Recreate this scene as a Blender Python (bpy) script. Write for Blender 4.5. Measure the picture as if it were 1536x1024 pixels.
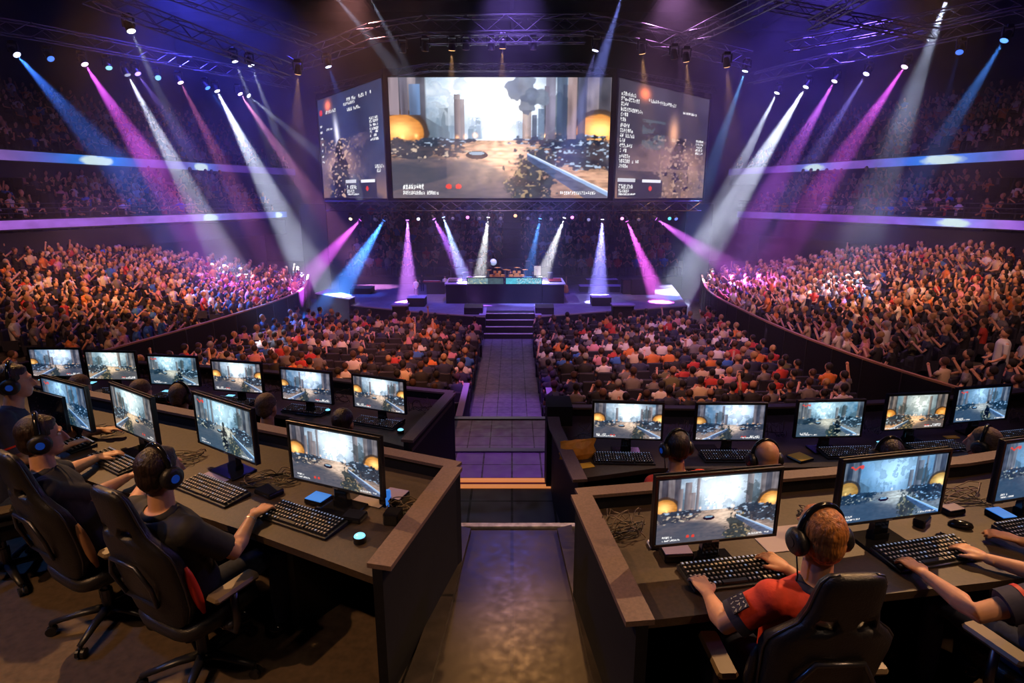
import bpy, bmesh, math, random
import numpy as np
from mathutils import Vector, Matrix, Euler
for _o in list(bpy.data.objects): bpy.data.objects.remove(_o)
S=bpy.context.scene; COL=S.collection; PI=math.pi; R=math.radians
# ---------------------------------------------------------------- camera, world, exposure
F=894.; PIT=R(13.8); CZ=2.5; cP,sP=math.cos(PIT),math.sin(PIT)
def ray(px,py):
    v=512-py; return Vector((px-768,F*cP+v*sP,v*cP-F*sP))
def PZ(px,py,z):
    d=ray(px,py); t=(z-CZ)/d.z; return Vector((d.x*t,d.y*t,z))
def PY(px,py,y):
    d=ray(px,py); t=y/d.y; return Vector((d.x*t,y,CZ+d.z*t))
def proj(p):
    x,y,z=p[0],p[1],p[2]-CZ; dep=y*cP-z*sP
    if dep<.05: return None
    return 768+F*x/dep, 512-F*(y*sP+z*cP)/dep, dep
cd=bpy.data.cameras.new('camera'); cam=bpy.data.objects.new('camera',cd); COL.objects.link(cam)
cd.sensor_width=36; cd.lens=36*F/1536; cd.clip_start=.05; cd.clip_end=300
cam.location=(0,0,CZ); cam.rotation_euler=(PI/2-PIT,0,0); S.camera=cam
W=bpy.data.worlds.new('arena_air'); S.world=W; W.use_nodes=True
W.node_tree.nodes['Background'].inputs[0].default_value=(.08,.07,.25,1); W.node_tree.nodes['Background'].inputs[1].default_value=.025
vs=S.view_settings; vs.view_transform='Standard'; vs.look='None'; vs.exposure=0.0; vs.gamma=1; vs.use_curve_mapping=False
cy=S.cycles; cy.use_denoising=True; cy.volume_bounces=0; cy.max_bounces=5; cy.diffuse_bounces=2; cy.glossy_bounces=2; cy.transmission_bounces=2
cy.sample_clamp_indirect=3; cy.sample_clamp_direct=0; cy.volume_step_rate=2.0; cy.volume_max_steps=256; cy.use_light_tree=True; cy.caustics_reflective=False; cy.caustics_refractive=False
def spot(loc,to,col,e,deg,blend=.5,size=.12,parent=None):
    l=bpy.data.lights.new('spot_light','SPOT'); l.energy=e; l.color=col; l.spot_size=R(deg); l.spot_blend=blend; l.shadow_soft_size=size
    o=bpy.data.objects.new('spot_light',l); COL.objects.link(o); o.location=loc
    o.rotation_euler=(Vector(to)-Vector(loc)).to_track_quat('-Z','Y').to_euler(); return o
WARM=(1,.50,.26)
#  warm and blue spots over the desks, out of frame; fills added without fixtures
spot((.1,12.5,8.6),(.08,2.6,.1),(1,.46,.15),900,6,1,.12)
spot((-.1,14,7.4),(-.02,3.7,.1),(.25,.2,1),300,6,1,.12)
spot((-4.5,-.5,7.0),(-2.0,1.7,0),(1,.52,.22),1000,40,.5,.06)
spot((4.5,1.0,7.5),(1.8,2.0,.8),(1,.55,.24),900,34,.5,.06)
spot((-7,9,8.6),(-2.2,2.6,.6),(1,.52,.20),3600,34,.7,.08)
spot((6,8.5,8.6),(1.8,2.2,.6),(1,.55,.24),3600,34,.7,.08)
spot((-3.2,-1.5,7.5),(-2.4,4.2,.4),(1,.66,.42),230,56,.8,.2)
spot((4.2,-1.5,7.5),(2.4,4.0,.4),(1,.66,.42),280,56,.8,.2)
spot((-11,4,7),(-1.5,3.5,.3),(.10,.30,1),900,40,.7,.2)
spot((11,6,7),(1,3.5,.3),(.30,.22,1),600,40,.7,.2)
#  warm, violet and blue washes on crowd, aisle, stage, haze; fills added without fixtures
for a,b,col,e,deg in [
    ((-9,15,9),(-15.5,25,-1.5),(1,.40,.14),13000,48),((9,14,9),(15,24.5,-1.5),(1,.44,.22),11500,48),((-8,8,9),(-14,17,-2.5),(1,.46,.26),2600,50),((8,8,9),(13.5,16,-2.5),(.95,.46,.34),3000,50),
    ((-1.5,9,10),(-5.5,18.5,-3),(1,.36,.14),10500,42),((1.5,9,10),(5.5,18,-3),(1,.42,.28),7500,42),
    ((-5,13,10.5),(-13.5,29,-1.5),(.85,.32,.8),5000,32),((5,13,10.5),(13.5,28,-1.5),(.85,.40,.85),6500,32),
    ((-14,17,6),(-23,25,2.6),(1,.36,.20),1000,50),((14,17,6),(23,25,2.6),(1,.36,.20),1000,50),((0,8,11.5),(-24,32,5),(.10,.10,1),3500,40),((0,8,11.5),(24,32,5),(.12,.08,1),3500,40),
    ((-2,13,11),(-3,22.0,-3),(.8,.32,.8),3500,46),((3,13,11),(5,22,-3),(.8,.42,.9),4200,46),
    ((0,10,11.5),(-.15,15.8,-3.3),(.42,.13,1),15000,14),((.3,5,9),(-.1,8.5,-1.6),(.5,.14,1),4500,26),((-.6,6,9),(.0,4.0,.1),(.35,.25,1),250,16),
    ((-15,30,15.5),(-11.5,29,-3),(.07,.07,1),18000,80),((15,30,15.5),(11.5,29,-3),(.14,.08,1),15000,80),((-7,29.5,12),(-6,15,-3),(1,.38,.35),4500,46),((7,29.5,12),(6,15,-3),(.8,.35,.9),5000,46),((0,24,12.5),(0,29.5,-2.5),(.34,.20,1),15000,50),((0,33,8),(0,40,-1),(.10,.14,1),1100,80)]:
    spot(a,b,col,e,deg,.9,.15)
# ---------------------------------------------------------------- materials
def mat(name,col,rough=.6,metal=0,emit=None,es=1,noise=0,nscale=20,bump=0,spec=.5,coat=0):
    m=bpy.data.materials.new(name); m.use_nodes=True; nt=m.node_tree; b=nt.nodes['Principled BSDF']
    b.inputs['Base Color'].default_value=(*col,1); b.inputs['Roughness'].default_value=rough; b.inputs['Metallic'].default_value=metal
    b.inputs['Specular IOR Level'].default_value=spec; b.inputs['Coat Weight'].default_value=coat
    if emit: b.inputs['Emission Color'].default_value=(*emit,1); b.inputs['Emission Strength'].default_value=es; m.cycles.emission_sampling='NONE'
    if noise or bump:
        tc=nt.nodes.new('ShaderNodeTexCoord'); n=nt.nodes.new('ShaderNodeTexNoise'); n.inputs['Scale'].default_value=nscale; n.inputs['Detail'].default_value=6
        nt.links.new(tc.outputs['Object'],n.inputs['Vector'])
        if noise:
            mr=nt.nodes.new('ShaderNodeMapRange'); mr.inputs[1].default_value=.3; mr.inputs[2].default_value=.7; mr.inputs[3].default_value=1-noise; mr.inputs[4].default_value=1+noise
            mx=nt.nodes.new('ShaderNodeVectorMath'); mx.operation='SCALE'; mx.inputs[0].default_value=col
            nt.links.new(n.outputs[0],mr.inputs[0]); nt.links.new(mr.outputs[0],mx.inputs['Scale']); nt.links.new(mx.outputs[0],b.inputs['Base Color'])
        if bump:
            bp=nt.nodes.new('ShaderNodeBump'); bp.inputs['Strength'].default_value=bump; bp.inputs['Distance'].default_value=.01
            nt.links.new(n.outputs[0],bp.inputs['Height']); nt.links.new(bp.outputs[0],b.inputs['Normal'])
    return m
def attr_mat(name,rough=.8,emit=0):
    m=bpy.data.materials.new(name); m.use_nodes=True; nt=m.node_tree; b=nt.nodes['Principled BSDF']
    a=nt.nodes.new('ShaderNodeAttribute'); a.attribute_name='Col'; b.inputs['Roughness'].default_value=rough
    if emit:
        b.inputs['Base Color'].default_value=(.01,.01,.01,1); nt.links.new(a.outputs['Color'],b.inputs['Emission Color']); b.inputs['Emission Strength'].default_value=emit
        m.cycles.emission_sampling='NONE'
    else: nt.links.new(a.outputs['Color'],b.inputs['Base Color'])
    return m
def floor_mat(name,c1,c2,rough=.35,tile=None,wear=.5,nscale=3,mortar=(.004,.004,.006),bump=.10):
    m=mat(name,c1,rough); nt=m.node_tree; b=nt.nodes['Principled BSDF']; L=nt.links.new
    tc=nt.nodes.new('ShaderNodeTexCoord'); n=nt.nodes.new('ShaderNodeTexNoise'); n.inputs['Scale'].default_value=nscale; n.inputs['Detail'].default_value=9; n.inputs['Roughness'].default_value=.7
    L(tc.outputs['Object'],n.inputs['Vector'])
    r=nt.nodes.new('ShaderNodeValToRGB'); r.color_ramp.elements[0].position=.35; r.color_ramp.elements[0].color=(*c1,1); r.color_ramp.elements[1].position=.68; r.color_ramp.elements[1].color=(*c2,1)
    L(n.outputs[0],r.inputs[0]); out=r.outputs[0]
    if tile:
        bt=nt.nodes.new('ShaderNodeTexBrick'); bt.offset=0; bt.inputs['Scale'].default_value=1; bt.inputs['Brick Width'].default_value=tile; bt.inputs['Row Height'].default_value=tile
        bt.inputs['Mortar Size'].default_value=.012; bt.inputs['Mortar'].default_value=(*mortar,1); L(tc.outputs['Object'],bt.inputs['Vector']); L(out,bt.inputs['Color1']); L(out,bt.inputs['Color2']); out=bt.outputs[0]
    L(out,b.inputs['Base Color'])
    n2=nt.nodes.new('ShaderNodeTexNoise'); n2.inputs['Scale'].default_value=nscale*4; n2.inputs['Detail'].default_value=8; L(tc.outputs['Object'],n2.inputs['Vector'])
    mr=nt.nodes.new('ShaderNodeMapRange'); mr.inputs[1].default_value=.3; mr.inputs[2].default_value=.7; mr.inputs[3].default_value=rough*(1-wear*.5); mr.inputs[4].default_value=min(1,rough*(1+wear)); L(n2.outputs[0],mr.inputs[0]); L(mr.outputs[0],b.inputs['Roughness'])
    bp=nt.nodes.new('ShaderNodeBump'); bp.inputs['Strength'].default_value=bump; bp.inputs['Distance'].default_value=.01; L(n2.outputs[0],bp.inputs['Height']); L(bp.outputs[0],b.inputs['Normal'])
    return m
M={}
M['black']=mat('black_paint',(.012,.012,.016),.5); M['plastic']=mat('black_plastic',(.014,.014,.017),.35); M['gloss']=mat('glossy_black',(.008,.008,.01),.15)
M['panel']=mat('dark_panel',(.005,.005,.010),.7,noise=.3,nscale=30,spec=.25); M['desk']=mat('desk_laminate',(.044,.028,.019),.5,noise=.25,nscale=60,bump=.1)
M['cap']=mat('desk_rail_edge',(.12,.078,.072),.5,noise=.2,nscale=80); M['cable']=mat('black_cable',(.02,.018,.018),.45); M['cable2']=mat('tan_cable',(.13,.09,.06),.45)
M['key']=mat('keycap',(.016,.016,.02),.4); M['keylit']=mat('lit_key_legend',(.25,.3,.4),.5,emit=(.45,.6,1),es=.35); M['keyw']=mat('key_legend',(.5,.42,.36),.5,emit=(1,.8,.65),es=.03)
M['blue_glow']=mat('blue_glow',(.05,.2,.5),.3,emit=(.04,.25,.9),es=.6); M['blue_cup']=mat('blue_gloss',(.01,.05,.25),.15,emit=(.01,.07,.5),es=.25); M['cyan_glow']=mat('cyan_glow',(.1,.4,.6),.3,emit=(.25,.75,1),es=1.2)
M['leather']=mat('black_leather',(.016,.015,.018),.38,bump=.25,nscale=120); M['grey_pad']=mat('armrest_pad',(.16,.115,.07),.45); M['red']=mat('red_trim',(.55,.03,.015),.5)
M['steel']=mat('dark_steel',(.10,.10,.12),.35,.9); M['silver']=mat('silver_metal',(.5,.5,.52),.3,.9); M['white']=mat('white_plastic',(.7,.7,.72),.4)
M['truss']=mat('truss_aluminium',(.20,.19,.23),.35,.8); M['skin']=mat('skin_warm',(.62,.32,.19),.5,noise=.06,nscale=30); M['skin2']=mat('skin_tan',(.48,.23,.13),.5,noise=.06,nscale=30)
M['red_shirt']=mat('red_jersey',(.62,.045,.022),.75,noise=.12,nscale=25,bump=.3); M['black_shirt']=mat('black_jersey',(.018,.016,.018),.75,noise=.2,nscale=20,bump=.3)
M['navy_shirt']=mat('navy_jersey',(.022,.022,.055),.75,noise=.2,nscale=20,bump=.3); M['jeans']=mat('dark_jeans',(.02,.03,.075),.85,noise=.25,nscale=60)
def hair_mat(name,c):
    m=mat(name,c,.45,noise=.6,nscale=90,bump=.9); nt=m.node_tree; mp=nt.nodes.new('ShaderNodeMapping'); mp.inputs['Scale'].default_value=(1,1,.18); n=[x for x in nt.nodes if x.type=='TEX_NOISE'][0]; tc=[x for x in nt.nodes if x.type=='TEX_COORD'][0]; nt.links.new(tc.outputs['Object'],mp.inputs[0]); nt.links.new(mp.outputs[0],n.inputs['Vector']); return m
M['hair_dark']=hair_mat('dark_hair',(.022,.011,.008)); M['hair_ginger']=hair_mat('ginger_hair',(.40,.15,.035))
M['hair_grey']=mat('cropped_hair',(.11,.065,.04),.7,noise=.4,nscale=80,bump=.5); M['yellow']=mat('yellow_paper',(.75,.45,.03),.6); M['orange_bag']=mat('orange_paper_bag',(.72,.30,.03),.65,noise=.15,nscale=20)
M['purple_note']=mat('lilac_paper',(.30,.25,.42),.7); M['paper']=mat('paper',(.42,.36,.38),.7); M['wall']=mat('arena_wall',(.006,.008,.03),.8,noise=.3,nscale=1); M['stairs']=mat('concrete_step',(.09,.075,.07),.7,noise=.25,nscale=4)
M['stage_floor']=floor_mat('stage_floor',(.10,.09,.14),(.17,.15,.22),.35,None,.4,.8); M['stage_front']=mat('stage_skirt',(.010,.010,.02),.6,noise=.3,nscale=4)
M['aisle']=floor_mat('aisle_tiles',(.07,.065,.085),(.13,.12,.15),.45,.42,.5,2.2); M['scuffed']=floor_mat('scuffed_boards',(.010,.008,.008),(.045,.034,.03),.33,1.05,.25,4.5,(.006,.005,.005),.07)
M['deck']=floor_mat('podium_carpet',(.055,.035,.02),(.11,.072,.042),.8,None,.3,18); M['floor']=floor_mat('arena_floor',(.03,.03,.045),(.06,.055,.075),.55,None,.3,1)
M['strip']=mat('worn_white_edge',(.35,.33,.36),.5,noise=.5,nscale=15); M['orange_strip']=mat('lit_orange_nosing',(.5,.2,.08),.5,emit=(1,.33,.10),es=.55); M['magenta_step']=mat('magenta_step',(.28,.02,.07),.6)
M['rail']=mat('rail_wood',(.34,.17,.09),.45); M['seat']=mat('seat_fabric',(.012,.012,.026),.7); M['crowd']=attr_mat('clothes_and_skin',.75); M['screen']=attr_mat('display_image',.3,1.0); M['bigscreen']=attr_mat('big_display_image',.3,1.3); M['led']=attr_mat('led_ribbon_image',.4,.75)
M['amber']=mat('amber_drum',(.55,.22,.05),.3,.3); M['cream']=mat('cream',(.75,.7,.45),.5,emit=(1,.95,.5),es=.35)
def lens(name,c,s): M[name]=mat(name,(.5,.5,.5),.3,emit=c,es=s)
# ---------------------------------------------------------------- mesh helpers
def link(o,parent=None):
    COL.objects.link(o)
    if parent: o.parent=parent
    return o
def tag(o,label=None,cat=None,group=None,kind=None):
    if label: o['label']=label
    if cat: o['category']=cat
    if group: o['group']=group
    if kind: o['kind']=kind
    return o
def empty(name,loc=(0,0,0),rz=0,label=None,cat=None,group=None):
    o=bpy.data.objects.new(name,None); o.location=loc; o.rotation_euler=(0,0,rz); o.empty_display_size=.1; link(o); return tag(o,label,cat,group)
def fast_mesh(name,V,Fq,cols=None,smooth=False):
    """V (n,3) array, Fq list of arrays of faces with equal vertex count"""
    me=bpy.data.meshes.new(name); V=np.asarray(V,dtype=np.float32); me.vertices.add(len(V)); me.vertices.foreach_set('co',V.ravel())
    loops=np.concatenate([f.ravel() for f in Fq]).astype(np.int32); tot=np.concatenate([np.full(len(f),f.shape[1]) for f in Fq]); st=np.concatenate([[0],np.cumsum(tot)[:-1]])
    me.loops.add(len(loops)); me.loops.foreach_set('vertex_index',loops); me.polygons.add(len(tot)); me.polygons.foreach_set('loop_start',st.astype(np.int32))
    me.polygons.foreach_set('use_smooth',np.full(len(tot),smooth))
    if cols is not None:
        a=me.color_attributes.new('Col','FLOAT_COLOR','POINT'); c=np.ones((len(V),4),dtype=np.float32); c[:,:3]=cols; a.data.foreach_set('color',c.ravel())
    me.update(calc_edges=True); me.validate(); return me
class MB:
    def __init__(s): s.v=[]; s.f=[]; s.c=[]; s.M=Matrix(); s.col=None
    def add(s,vs,fs):
        k=len(s.v); s.v+= [tuple(s.M@Vector(p)) for p in vs]; s.f+=[tuple(i+k for i in f) for f in fs]
        s.c+=[s.col or (1,1,1)]*len(vs); return s
    def box(s,lo,hi):
        x0,y0,z0=lo; x1,y1,z1=hi
        return s.add([(x0,y0,z0),(x1,y0,z0),(x1,y1,z0),(x0,y1,z0),(x0,y0,z1),(x1,y0,z1),(x1,y1,z1),(x0,y1,z1)],[(3,2,1,0),(4,5,6,7),(0,1,5,4),(1,2,6,5),(2,3,7,6),(3,0,4,7)])
    def rbox(s,lo,hi,r=.01):
        x0,y0,z0=lo; x1,y1,z1=hi; P=[]
        def ring(z,i):
            return [(x0+i,y0+r,z),(x0+r,y0+i,z),(x1-r,y0+i,z),(x1-i,y0+r,z),(x1-i,y1-r,z),(x1-r,y1-i,z),(x0+r,y1-i,z),(x0+i,y1-r,z)]
        return s.loft([ring(z0,r*.6),ring(z0+r,0),ring(z1-r,0),ring(z1,r*.6)])
    def loft(s,rings,cap=True,closed=True):
        n=len(rings[0]); vs=[p for r in rings for p in r]; fs=[]
        for i in range(len(rings)-1):
            for j in range(n if closed else n-1):
                a=i*n+j; b=i*n+(j+1)%n; fs.append((a,b,b+n,a+n))
        if cap: fs.append(tuple(reversed(range(n)))); fs.append(tuple((len(rings)-1)*n+j for j in range(n)))
        return s.add(vs,fs)
    def cyl(s,p0,p1,r0,r1=None,n=12):
        return s.tube([p0,p1],[r0,r0 if r1 is None else r1],n)
    def tube(s,pts,r,n=8,cap=True,flat=1,up=None):
        pts=[Vector(p) for p in pts]; rr=r if isinstance(r,(list,tuple)) else [r]*len(pts); rings=[]; T0=None
        for i,p in enumerate(pts):
            t=(pts[min(i+1,len(pts)-1)]-pts[max(i-1,0)]); t=t.normalized() if t.length>1e-9 else Vector((0,0,1))
            if i==0:
                a=up or (Vector((0,0,1)) if abs(t.z)<.9 else Vector((1,0,0))); u=(a-t*a.dot(t)).normalized()
            else: u=(u-t*u.dot(t)).normalized()
            w=t.cross(u); rings.append([p+(u*math.cos(2*PI*j/n)*flat+w*math.sin(2*PI*j/n))*rr[i] for j in range(n)])
        return s.loft(rings,cap)
    def limb(s,pts,rr,n=12,flat=1,up=None):
        """tapered limb with rounded ends"""
        P=[Vector(p) for p in pts]; t0=(P[0]-P[1]).normalized(); t1=(P[-1]-P[-2]).normalized(); a,b=rr[0],rr[-1]
        pp=[P[0]+t0*a*.95,P[0]+t0*a*.7,P[0]+t0*a*.3]+P+[P[-1]+t1*b*.3,P[-1]+t1*b*.7,P[-1]+t1*b*.95]; r2=[a*.3,a*.7,a*.95]+list(rr)+[b*.95,b*.7,b*.3]
        return s.tube(pp,r2,n,True,flat,up)
    def ell(s,c,r,nu=12,nv=8,M=None):
        c=Vector(c); r=(r,r,r) if not hasattr(r,'__len__') else r; rings=[]
        for i in range(1,nv):
            th=PI*i/nv; rings.append([c+((M@Vector((r[0]*math.sin(th)*math.cos(2*PI*j/nu),r[1]*math.sin(th)*math.sin(2*PI*j/nu),-r[2]*math.cos(th)))) if M else Vector((r[0]*math.sin(th)*math.cos(2*PI*j/nu),r[1]*math.sin(th)*math.sin(2*PI*j/nu),-r[2]*math.cos(th)))) for j in range(nu)])
        k=len(s.v); s.loft(rings,False); n=len(rings)*nu
        a=c+(M@Vector((0,0,-r[2])) if M else Vector((0,0,-r[2]))); b=c+(M@Vector((0,0,r[2])) if M else Vector((0,0,r[2])))
        s.v+=[tuple(s.M@a),tuple(s.M@b)]; s.c+=[s.col or (1,1,1)]*2
        for j in range(nu): s.f.append((k+(j+1)%nu,k+j,k+n)); s.f.append((k+n-nu+j,k+n-nu+(j+1)%nu,k+n+1))
        return s
    def prism(s,poly,z0,z1):
        n=len(poly); A=sum(poly[i][0]*poly[(i+1)%n][1]-poly[(i+1)%n][0]*poly[i][1] for i in range(n))
        if A<0: poly=poly[::-1]
        return s.loft([[(p[0],p[1],z0) for p in poly],[(p[0],p[1],z1) for p in poly]])
    def build(s,name,m,parent=None,smooth=False,bevel=0,loc=None,cols=False):
        me=bpy.data.meshes.new(name); me.from_pydata(s.v,[],s.f)
        if cols:
            a=me.color_attributes.new('Col','FLOAT_COLOR','POINT'); c=np.ones((len(s.v),4),dtype=np.float32); c[:,:3]=s.c; a.data.foreach_set('color',c.ravel())
        me.materials.append(m if not isinstance(m,str) else M[m])
        if smooth: me.polygons.foreach_set('use_smooth',np.ones(len(me.polygons),bool))
        me.update(); o=bpy.data.objects.new(name,me); link(o,parent)
        if bevel:
            b=o.modifiers.new('b','BEVEL'); b.width=bevel; b.segments=2; b.limit_method='ANGLE'
        if loc: o.location=loc
        return o
def bake(o,voxel=None,smooth=0,sub=0,disp=0,cut=None):
    """apply modifiers, leave plain mesh"""
    if voxel: r=o.modifiers.new('r','REMESH'); r.mode='VOXEL'; r.voxel_size=voxel; r.use_smooth_shade=True
    if smooth: q=o.modifiers.new('s','SMOOTH'); q.iterations=smooth; q.factor=.5
    if sub: q=o.modifiers.new('u','SUBSURF'); q.levels=sub; q.render_levels=sub
    if disp:
        t=bpy.data.textures.new('t','CLOUDS'); t.noise_scale=.018; q=o.modifiers.new('d','DISPLACE'); q.texture=t; q.strength=disp; q.mid_level=.5
    if cut:
        for c in cut: q=o.modifiers.new('c','BOOLEAN'); q.operation='DIFFERENCE'; q.object=c; q.solver='EXACT'
    bpy.context.view_layer.update(); dg=bpy.context.evaluated_depsgraph_get(); me=bpy.data.meshes.new_from_object(o.evaluated_get(dg),depsgraph=dg)
    o.modifiers.clear(); o.data=me; return o
def kids(o): return [c for c in o.children]
def copy_tree(o,parent=None):
    c=o.copy(); COL.objects.link(c); c.parent=parent
    for ch in kids(o): copy_tree(ch,c)
    return c
def struct(name,mb,m,**k): return tag(mb.build(name,m,**k),kind='structure')
rnd=random.Random(7); rng=np.random.default_rng(11)
# ---------------------------------------------------------------- display pictures, painted as vertex colours
def vnoise(w,h,cx,cy_,g):
    A=g.random((cy_+2,cx+2)); y=np.linspace(0,cy_,h,endpoint=False); x=np.linspace(0,cx,w,endpoint=False); yi=y.astype(int); xi=x.astype(int); fy=(y-yi)[:,None]; fx=(x-xi)[None,:]
    fy=fy*fy*(3-2*fy); fx=fx*fx*(3-2*fx); a=A[yi][:,xi]; b=A[yi][:,xi+1]; c=A[yi+1][:,xi]; d=A[yi+1][:,xi+1]
    return (a*(1-fx)+b*fx)*(1-fy)+(c*(1-fx)+d*fx)*fy
def fbm(w,h,s,g,o=5):
    r=np.zeros((h,w)); t=0
    for i in range(o):
        k=.55**i; r+=k*vnoise(w,h,max(2,int(s*2**i*w/h)),max(2,int(s*2**i)),g); t+=k
    return r/t
def mixc(img,mask,c): 
    c=np.asarray(c,float); return img*(1-mask[...,None])+c*mask[...,None]
def glyphs(img,x,y,n,ch,g,col=(1,1,1),a=.9):
    H,Wd,_=img.shape; cw=max(2,int(ch*.6))
    for i in range(n):
        if g.random()<.12: x+=cw; continue
        b=g.random((5,3))<.62; bh=max(1,int(ch)); 
        for r_ in range(bh):
            for c_ in range(cw-1 if cw>2 else cw):
                yy=int(y+r_); xx=int(x+c_)
                if 0<=yy<H and 0<=xx<Wd and b[int(r_*5/bh),min(2,int(c_*3/max(1,cw-1)))]: img[yy,xx]=img[yy,xx]*(1-a)+np.array(col)*a
        x+=cw
def blob(x,y,cx_,cy_,rx,ry,nz,amp,k=4): return np.clip((1-((x-cx_)/rx)**2-((y-cy_)/ry)**2+(nz-.5)*amp)*k,0,1)
def paint_game(w,h,seed,hz=.5,tint=(1,1,1),glowL=1,glowR=1,hudred=True,sky=1,warm=.5,figure=False):
    g=np.random.default_rng(seed); Y,X=np.mgrid[0:h,0:w]; x=X/w; y=Y/h; A=h/112.
    n=fbm(w,h,3,g); n2=fbm(w,h,9,g); n3=fbm(w,h,22,g,3); nf=vnoise(w,h,int(w*.3),int(h*.4),g)*.6+vnoise(w,h,34,30,g)*.4; ns=vnoise(w,h,40,60,g)*.6+vnoise(w,h,14,90,g)*.4; nv=vnoise(w,h,70,6,g)*.5+vnoise(w,h,30,14,g)*.5
    cxs=.44+.16*(g.random()-.5)
    img=np.zeros((h,w,3)); img[:]=np.array((.10,.21,.34)); img*=(.55+.9*n[...,None]); cl=np.clip((n2-.42)*3,0,1)*np.exp(-((y-.12)/.25)**2)
    s=(np.exp(-((x-cxs)/.22)**2-((y-hz*.30)/.30)**2)*1.5+np.exp(-((x-cxs)/.10)**2-((y-hz*.7)/.4)**2)*.5)*sky; img=img+(s*(.55+.8*n))[...,None]*np.array((.92,1.0,1.05)); img+=cl[...,None]*.35*sky
    for i in range(34):                                     # far towers, fading into the bright mist
        bx=g.random(); bw=.008+.022*g.random(); bh=hz*(.12+.55*g.random()*(.3+abs(bx-cxs)*1.9)); m=((abs(x-bx)<bw)&(y>hz-bh)&(y<hz)).astype(float)*(.25+.45*g.random())*np.clip(.35+abs(bx-cxs)*2.5,0,1)
        c=np.array((.13,.20,.28))*(.5+g.random()*1.6); img=mixc(img,m*(.5+.8*(nv>.5)),c)
    mist=np.clip((hz-y)/.10,0,1)*(y<hz)*(n2>.52)*np.exp(-((x-cxs)/.35)**2); img=mixc(img,np.clip(mist,0,1)*.55,(.13,.20,.25))
    for side,gl in ((0,glowL),(1,glowR)):                   # near facades made of columns, with a lit arch
        e=(.10+.09*g.random()); e2=e+.10; xx=x if side==0 else 1-x; sl=0*y
        m=((xx<e2+sl*.3)&(y>hz*.28+ (xx*1.1))&(y<hz+.02)); img=mixc(img,m*.75,np.array((.10,.14,.18))*(.5+1.1*nv[...,None]))
        m=np.clip((e+sl*.5-xx)/.008,0,1)*(y<hz+.05); per=.5+.5*np.sign(np.sin(xx*60+g.random()*6)); c=np.stack([.10+.16*per,.10+.13*per,.13+.12*per],-1)*(.35+1.0*nv[...,None])*(.6+.6*n[...,None]); img=img*(1-m[...,None]*.95)+c*m[...,None]*.95
        if gl:
            ax,ay=e*.30,hz-.07; m=blob(xx,y,ax,ay+.02,.13,.20,n3,.15,8)*(y<hz+.06); img=mixc(img,m*.9,(.055,.04,.035)); m=blob(xx,y,ax,ay+.02,.105,.16,n3,.1,8)*(y<hz+.045); img=mixc(img,m*.95,np.array((.62,.25,.06))*(.55+.7*ns[...,None]))
            img+=np.exp(-((xx-ax*.9)/.055)**2-((y-ay)/.075)**2)[...,None]*np.array((1.2,.72,.25))*gl; m=(abs(y-hz-.055-.02*(xx/e))<.010)&(xx<e*1.9); img=mixc(img,m*.9,(.60,.32,.14))
    for i in range(5):                                      # nearer pillars and blocks
        bx=cxs+(.14+.2*g.random())*(1 if g.random()<.6 else -1); bw=.010+.020*g.random(); top=hz*g.random()*.7-.1; m=((abs(x-bx)<bw)&(y>top)&(y<hz+.03)).astype(float); sh_=np.clip((x-bx)/bw*.5+.5,0,1); c=np.stack([.10+.28*sh_,.10+.22*sh_,.13+.20*sh_],-1)*(.6+.6*nv[...,None]); img=img*(1-m[...,None]*.9)+c*m[...,None]*.9
    for i in range(int(22*warm)):
        bx=g.random(); by=hz-.035+.03*g.random(); img+=np.exp(-((x-bx)/.008)**2-((y-by)/.018)**2)[...,None]*np.array((1.1,.55,.2))*.9
    gm=np.clip((y-hz)/.012,0,1); dep=np.clip((y-hz)/(1-hz),.03,1); u=(x-cxs)/dep
    st=vnoise(w,h,3,3,g); ul=.5+.5*np.sin(u*9+st*4)
    road=np.stack([.36+.26*ul,.21+.15*ul,.12+.10*ul],-1)*(.35+1.1*ns[...,None]*.8+.2*n2[...,None]); road=road*warm*1.3+np.array((.10,.17,.24))*(1-warm)*(.5+1.1*ns[...,None])
    shd=np.clip((cxs-.10+.62*(y-hz)-x)*14,0,1)*np.clip((y-hz-.10-.25*abs(x-.15))*20,0,1); road=road*(1-shd[...,None]*.82)+np.array((.05,.075,.12))*shd[...,None]*.82
    road+=np.exp(-((x-cxs-.05)/.13)**2-((y-hz-.10)/.13)**2)[...,None]*np.array((.55,.42,.30))*(.5+ns[...,None]); img=img*(1-gm[...,None])+road*gm[...,None]
    for k,(cx_,cy_,rx,ry) in enumerate([(.10,hz+.08,.24,.09),(.90,hz+.12,.26,.14),(.78,hz+.02,.20,.07),(.22,hz+.02,.16,.04)]):
        m=blob(x,y,cx_,cy_,rx,ry,n3*.6+ns*.4,2.4); img=mixc(img,m*.92,np.array((.03,.045,.07))*(.4+1.4*n2[...,None])); m2=m*np.clip((nf*.6+ns*.4-.60)*9,0,1); img=mixc(img,m2*.9,np.array((.45,.60,.80)) if k!=0 else np.array((.62,.52,.42)))
    fx,fy=cxs+.16,.86; m=blob(x,y,fx,fy,.11,.28,n3,2.2); img=mixc(img,m*.95,np.array((.03,.04,.045))*(.4+2.0*n3[...,None])); img=mixc(img,m*np.clip((nf-.62)*8,0,1)*.7,(.5,.38,.22))
    m=blob(x,y,cxs+.27,hz-.22,.07,.16,n3,2.0); img=mixc(img,m*.7,(.05,.07,.08))
    t=(x-cxs-.14)/.40; ry=hz+.12+t*.36
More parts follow.
